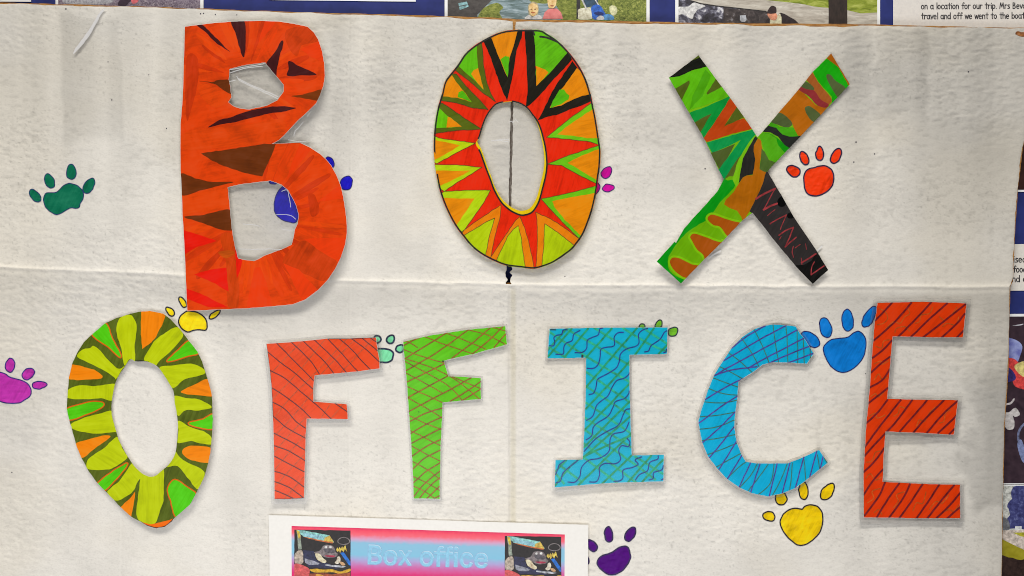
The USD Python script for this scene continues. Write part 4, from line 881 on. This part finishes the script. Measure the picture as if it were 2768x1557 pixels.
t = wall_sheet('photograph', 'photograph of two children by the water beside a pushchair photo', 'photograph', wp('1202,-330 1756,-330 1756,90 1202,90'), WHITEP)
PA = Reg(1200, 0, 570/2576)
pic = wp('1210,-322 1747,-322 1747,90 1210,90')
on(t, 'dark_bank', wp('1210,-322 1345,-322 1330,0 1290,40 1290,90 1210,90'), blend('bank', [(0.3, (50, 46, 46)), (0.7, (78, 74, 72))], (200, 200, 300), 5))
on(t, 'water', wp('1345,-322 1560,-322 1560,90 1290,90 1290,40 1330,0'), blend('water', [(0.32, (70, 88, 84)), (0.5, (112, 132, 138)), (0.68, (164, 180, 188))], (60, 200, 420), 5, .4, .8))
on(t, 'grass', wp('1285,90 1300,30 1340,8 1360,20 1350,34 1362,60 1350,90', True), blend('grassy', [(0.3, (62, 72, 24)), (0.5, (112, 122, 48)), (0.72, (158, 162, 84))], (260, 260, 420), 6, .4, 1), pic)
on(t, 'grass', wp('1490,-40 1562,-40 1562,90 1506,90 1520,40 1500,10', False), blend('grassy', []), pic)
on(t, 'grass', wp('1440,-40 1560,-40 1556,-4 1500,4 1470,10 1430,0', True), blend('grassy', []), pic)
on(t, 'bench', PA('0,0 1,0 1,1') is not None and poly(PA('175,38 280,20 302,80 195,122')), flatm((112, 150, 156)))
on(t, 'bench_slat', poly(PA('182,72 288,52 290,62 186,84')), flatm((60, 62, 62)))
on(t, 'child_hood', poly(PA('1025,100 1040,50 1085,20 1140,40 1158,100 1150,180 1180,200 1190,215 1010,215 1035,180'), True), flatm((150, 140, 110)), pic)
on(t, 'child_face', poly(PA('1040,90 1060,50 1100,40 1140,70 1146,130 1120,185 1080,195 1050,160'), True), blend('face', [(0.35, (188, 148, 84)), (0.65, (232, 204, 150))], (300, 300, 300), 3))
on(t, 'child_mouth', poly(PA('1060,152 1090,146 1118,152 1090,164'), True), flatm((150, 84, 50)))
on(t, 'child_eye', poly(PA('1056,112 1076,108 1076,116 1058,118'), True), flatm((90, 60, 40)))
on(t, 'child_eye', poly(PA('1102,108 1124,108 1122,118 1104,116'), True), flatm((90, 60, 40)))
on(t, 'child_collar', poly(PA('1000,206 1040,182 1080,206 1140,180 1190,200 1190,230 1000,230'), True), flatm((206, 204, 206)), pic)
on(t, 'pink_jumper', poly(PA('1205,230 1230,150 1280,108 1380,104 1430,150 1456,230')), blend('jumper', [(0.3, (196, 104, 104)), (0.7, (220, 134, 132))], (200, 200, 200), 4), pic)
on(t, 'child_face', poly(PA('1268,-60 1370,-60 1372,40 1350,90 1310,100 1275,80'), True), blend('face', []))
on(t, 'child_mouth', poly(PA('1296,66 1325,62 1345,70 1320,80'), True), flatm((160, 90, 60)))
p2 = wp('1558,-322 1747,-322 1747,90 1558,90')
on(t, 'second_photo', p2, blend('hedge', [(0.3, (48, 58, 22)), (0.48, (104, 116, 48)), (0.62, (146, 152, 76)), (0.75, (190, 192, 124))], (380, 380, 480), 6, .4, 1.2))
on(t, 'dark_gap', poly(PA('1620,-200 1665,-200 1665,230 1620,230')), flatm((38, 36, 38)), p2)
on(t, 'pushchair_back', poly(PA('1672,-60 1890,-60 1880,50 1800,80 1740,90 1700,40')), flatm((40, 64, 84)), p2)
on(t, 'pushchair_bag', poly(PA('1640,120 1700,98 1800,100 1810,200 1790,235 1650,235 1640,180'), True), flatm((226, 216, 180)), p2)
on(t, 'pushchair_frame', poly(PA('1680,0 1700,0 1750,110 1735,116')), flatm((206, 206, 210)), p2)
on(t, 'pushchair_frame', poly(PA('1830,-20 1845,-20 1910,80 1896,86')), flatm((206, 206, 210)), p2)
on(t, 'pushchair_hood', poly(PA('1800,90 1850,56 1910,70 1950,130 1980,190 1960,235 1830,235 1805,160'), True), flatm((36, 84, 168)), p2)
on(t, 'pushchair_fold', poly(PA('1830,160 1880,140 1950,160 1930,190 1860,180'), True), flatm((18, 36, 96)), p2)
on(t, 'pale_hat', poly(PA('2020,90 2060,66 2110,90 2115,150 2080,190 2040,170'), True), flatm((208, 212, 160)), p2)
on(t, 'blue_cloth', poly(PA('1950,190 2010,170 2070,200 2070,240 1950,240'), True), flatm((74, 128, 178)), p2)
on(t, 'white_cloth', poly(PA('1870,215 1910,190 1950,205 1950,240 1870,240'), True), flatm((210, 212, 220)), p2)

t = wall_sheet('photograph', 'photograph of a person with a dark hair bun by a pond and tree', 'photograph', wp('1825,-330 2379,-330 2379,110 1825,110'), WHITEP)
PB = Reg(1820, 0, 580/2576)
pic = wp('1834,-322 2371,-322 2371,110 1834,110')
on(t, 'path', pic, blend('path', [(0.3, (150, 142, 132)), (0.5, (178, 172, 162)), (0.7, (202, 198, 188))], (70, 200, 320), 5, .4, .6))
on(t, 'lawn', poly(PB('400,-400 2460,-400 2460,150 2250,160 2080,120 1860,95 1700,80 1560,50 1350,25 1100,0 800,-20')), blend('lawn', [(0.3, (84, 96, 24)), (0.5, (128, 142, 44)), (0.72, (168, 176, 88))], (90, 200, 300), 6, .4, .8), pic)
on(t, 'pond', poly(PB('60,-100 200,0 330,40 500,70 700,92 900,115 1100,140 1160,180 1160,480 60,480')), blend('pond', [(0.36, (40, 38, 42)), (0.5, (64, 62, 74)), (0.60, (120, 120, 136)), (0.68, (206, 206, 212))], (120, 200, 150), 4, .35, .6), pic)
on(t, 'sky_reflection', poly(PB('60,90 180,80 260,30 380,70 360,90 300,110 250,170 220,230 120,170 60,180'), True, 1.5), flatm((206, 206, 210), .06), pic)
on(t, 'dark_water', poly(PB('600,92 900,118 1110,142 1160,185 1160,480 600,480'), False, 1), blend('dark_water', [(0.4, (44, 38, 40)), (0.62, (74, 66, 66)), (0.72, (150, 148, 156))], (200, 200, 200), 4), pic)
on(t, 'pond_edge', poly(PB('210,0 330,36 500,62 700,84 900,106 1110,130 1160,160 1150,170 1100,146 900,120 700,98 500,78 320,50 200,8')), flatm((34, 30, 32)), pic)
on(t, 'boat', poly(PB('800,185 870,180 880,240 860,262 820,262 800,240')), flatm((160, 164, 172), .2), pic)
on(t, 'tree_trunk', poly(PB('1850,-400 2090,-400 2088,100 2092,480 1862,480 1866,150')), blend('trunk', [(0.3, (28, 20, 18)), (0.7, (52, 40, 36))], (300, 300, 120), 4), pic)
on(t, 'dark_coat', poly(PB('1270,160 1330,165 1400,205 1480,255 1500,330 1130,330 1120,240 1160,220 1240,250'), True), flatm((36, 26, 30)), pic)
on(t, 'pale_collar', poly(PB('1160,230 1200,245 1230,200 1280,160 1300,210 1300,300 1160,300')), flatm((214, 200, 168)), pic)
on(t, 'face', poly(PB('1130,170 1160,150 1220,150 1250,190 1230,240 1180,240 1150,215'), True), flatm((196, 132, 104)), pic)
on(t, 'hair', poly(PB('1125,150 1150,100 1180,72 1225,80 1240,120 1232,155 1190,165 1150,165'), True), flatm((40, 26, 28)), pic)

# story sheets with handwriting-like print
GLY = {}
def arc(cx, cy, rx, ry, a, b, n=9):
    t = np.radians(np.linspace(a, b, n)); return [(cx + rx*math.cos(x), cy + ry*math.sin(x)) for x in t]
def gl(ch, w, *st): GLY[ch] = (w, [list(s) for s in st])
bowl = arc(.40, .5, .34, .48, 0, 360, 14)
gl('o', .95, bowl); gl('a', 1.0, bowl, [(.76, 1), (.76, .25), (.88, 0)]); gl('c', .85, arc(.42, .5, .36, .5, 50, 310)); gl('e', .95, [(.08, .55), (.74, .55)] + arc(.41, .55, .33, .45, 0, 180)[1:] + arc(.45, .5, .37, .5, 180, 310)[1:])
gl('n', .95, [(.1, 1), (.1, 0)], [(.1, .6)] + arc(.42, .6, .3, .38, 160, 0) + [(.74, 0)]); gl('l', .4, [(.2, 1.6), (.2, 0)]); gl('t', .85, [(.4, 1.5), (.4, .1), (.5, 0)], [(.05, 1.0), (.78, 1.0)])
gl('i', .4, [(.18, .95), (.18, 0)], [(.18, 1.35), (.2, 1.42)]); gl('f', .8, [(.75, 1.45), (.55, 1.6), (.36, 1.4), (.34, 0)], [(.05, .9), (.7, .9)]); gl('r', .75, [(.1, 1), (.1, 0)], [(.1, .6), (.3, .95), (.65, .92)])
gl('u', .95, [(.1, 1), (.1, .4)] + arc(.4, .4, .3, .38, 180, 340) + [(.72, 1)], [(.72, 1), (.74, 0)]); gl('p', .95, [(.1, 1), (.1, -.6)], arc(.42, .5, .34, .48, 170, -170)); gl('.', .45, [(.15, .0), (.18, .06)]); gl('s', .8, [(.65, .9), (.4, 1), (.14, .8), (.35, .55), (.62, .35), (.55, .08), (.1, .02)])
gl('v', .85, [(.05, 1), (.38, 0), (.75, 1)]); gl('w', 1.15, [(.05, 1), (.3, 0), (.55, .9), (.8, 0), (1.05, 1)]); gl('d', 1.0, bowl, [(.76, 1.6), (.78, 0)]); gl('b', .95, [(.1, 1.6), (.1, 0)], arc(.44, .5, .34, .48, 170, -170)); gl('h', .95, [(.1, 1.6), (.1, 0)], [(.1, .6)] + arc(.42, .6, .3, .38, 160, 0) + [(.74, 0)])
gl('M', 1.4, [(.05, 0), (.3, 1.5), (.62, .4), (.98, 1.5), (1.18, 0)]); gl('B', 1.05, [(.12, 0), (.14, 1.5), (.6, 1.4), (.65, 1.05), (.2, .82), (.7, .65), (.78, .25), (.5, .02), (.12, 0)])
def handprint(s, u, v, x, w, slope, space=.62):
    """lines of print as thin shapes; u, v is the start of the base line, x the height of a small letter"""
    out = []; cx = 0
    total = sum((GLY[c][0] if c in GLY else space) for c in s)
    for c in s:
        if c not in GLY: cx += space; continue
        for st in GLY[c][1]:
            pts = [(u + (cx + a) * x, v - b * x + (cx + a) * x * slope) for a, b in st]
            out.append(LineString(pts).buffer(w / 2, quad_segs=2))
        cx += GLY[c][0]
    return unary_union(out), cx * x
PRINT = ink((44, 42, 46))
t = wall_sheet('story_sheet', 'white story sheet with dark handwriting style print about a trip', 'paper', wp('2414,-330 3100,-330 3100,120 2414,120'), flatm((206, 202, 198), .02))
def sized(s, u0, u1, v, xh, w, slope, tt, words=True):
    _, L = handprint(s, 0, 0, 1.0, .1, 0)
    cx = u0; k = (u1 - u0) / L
    g = []
    for word in s.split(' '):
        q, l = handprint(word, 0, 0, 1.0, .1, 0)
        # the same strokes with the line's own width and height
        parts_ = []; c = 0
        for ch in word:
            for st in GLY[ch][1]:
                parts_.append(LineString([(cx + (c + a) * k, v - b * xh + (cx - u0 + (c + a) * k) * slope) for a, b in st]).buffer(w / 2, quad_segs=2))
            c += GLY[ch][0]
        on(tt, 'printed_word', unary_union(parts_), PRINT)
        LEV[tt] -= 1
        cx += (l + .62) * k
sized('on a location for our trip. Mrs Beva', 2490, 2775, 24.5, 10.5, 2.5, -0.006, t)
sized('travel and off we went to the boati', 2490, 2775, 51.5, 10.5, 2.5, -0.006, t)
t = wall_sheet('story_sheet', 'narrow strip of a printed story sheet at the right edge of the picture', 'paper', wp('2700,660 3100,657 3100,784 2700,786'), flatm((208, 204, 198), .02))
sized('ised', 2739, 2776, 709, 11, 2.6, 0, t)
sized('food', 2739, 2776, 736, 11, 2.6, 0, t)
sized('nd d', 2736, 2777, 762, 11, 2.6, 0, t)

t = wall_sheet('photograph', 'dark photograph by the upper right edge of the board', 'photograph', wp('2700,250 3100,250 3100,519 2700,519'), WHITEP)
on(t, 'picture', wp('2700,255 3100,255 3100,513 2700,513'), blend('dark_brown', [(0.3, (30, 14, 12)), (0.7, (60, 32, 26))], (60, 60, 60)))
t = wall_sheet('photograph', 'dark photograph with colourful clothes at the right edge', 'photograph', wp('2690,849 3100,846 3100,1311 2690,1311'), WHITEP)
pic = wp('2690,856 3100,853 3100,1306 2690,1306')
on(t, 'picture', pic, blend('dark_plum', [(0.3, (34, 22, 32)), (0.7, (62, 46, 56))], (90, 90, 90)))
on(t, 'white_line', wp('2735,880 2750,878 2766,875 2766,878 2750,881'), flatm((170, 170, 180)), pic)
on(t, 'blue_clothes', wp('2690,915 2735,915 2762,932 2758,960 2740,990 2690,985', True), blend('blue_clothes', [(0.3, (86, 90, 160)), (0.7, (150, 160, 205))], (120, 120, 120)), pic)
on(t, 'red_clothes', wp('2690,976 2735,968 2760,985 2790,1000 2790,1050 2745,1045 2730,1010', True), flatm((196, 62, 60)), pic)
on(t, 'yellow_clothes', wp('2742,990 2775,975 2800,990 2800,1020 2765,1018', True), flatm((206, 190, 120), .25), pic)
on(t, 'navy_clothes', wp('2690,990 2725,992 2745,1015 2738,1030 2690,1032', True), flatm((40, 34, 92)), pic)
on(t, 'white_ribbon', wp('2715,1090 2730,1088 2741,1076 2742,1082 2732,1093 2716,1095', True), flatm((180, 174, 176)), pic)
on(t, 'white_cap', wp('2714,1118 2728,1114 2740,1104 2748,1104 2757,1120 2745,1127 2738,1124 2742,1140 2740,1158 2726,1162 2716,1150', True), flatm((176, 172, 172), .15), pic)
on(t, 'wheel', Point(2795, 1180).buffer(46).difference(Point(2795, 1180).buffer(40)), flatm((92, 98, 128)), pic)
on(t, 'blue_bag', wp('2750,1200 2762,1190 2775,1240 2768,1252 2758,1235', True), flatm((110, 120, 160), .2), pic)
t = wall_sheet('photograph', 'photograph of a dark blue tree over a pale road and yellow green lawn', 'photograph', wp('2680,1309.5 3100,1309 3100,1800 2680,1800'), WHITEP)
pic = wp('2680,1313.5 3100,1313 3100,1800 2680,1800')
on(t, 'hazy_sky', pic, flatm((168, 170, 166)))
on(t, 'tree', wp('2740,1314 2800,1312 2800,1430 2722,1430 2716,1410 2730,1390 2722,1370 2735,1350 2732,1330', False, 3), blend('blue_tree', [(0.3, (34, 34, 76)), (0.55, (62, 66, 118)), (0.75, (116, 124, 166))], (260, 260, 260), 5), pic)
on(t, 'grey_hedge', wp('2690,1400 2722,1402 2728,1432 2690,1434', True), flatm((96, 98, 104)), pic)
on(t, 'van', wp('2744,1422 2762,1422 2762,1434 2744,1434'), flatm((196, 204, 214)), pic)
on(t, 'road', wp('2680,1434 2800,1432 2800,1500 2750,1478 2710,1458 2680,1448'), flatm((176, 166, 158)), pic)
on(t, 'verge', wp('2738,1440 2800,1438 2800,1456 2760,1450'), flatm((150, 146, 40)), pic)
on(t, 'lawn', wp('2680,1446 2710,1458 2750,1478 2800,1500 2800,1560 2680,1560'), blend('yellow_lawn', [(0.3, (128, 120, 16)), (0.7, (156, 148, 40))], (100, 100, 100)), pic)
on(t, 'dark_hair', wp('2690,1518 2725,1506 2760,1514 2800,1512 2800,1700 2690,1700', True, 1.5), blend('dark_hair', [(0.3, (26, 14, 14)), (0.7, (58, 42, 38))], (300, 300, 300)), pic)
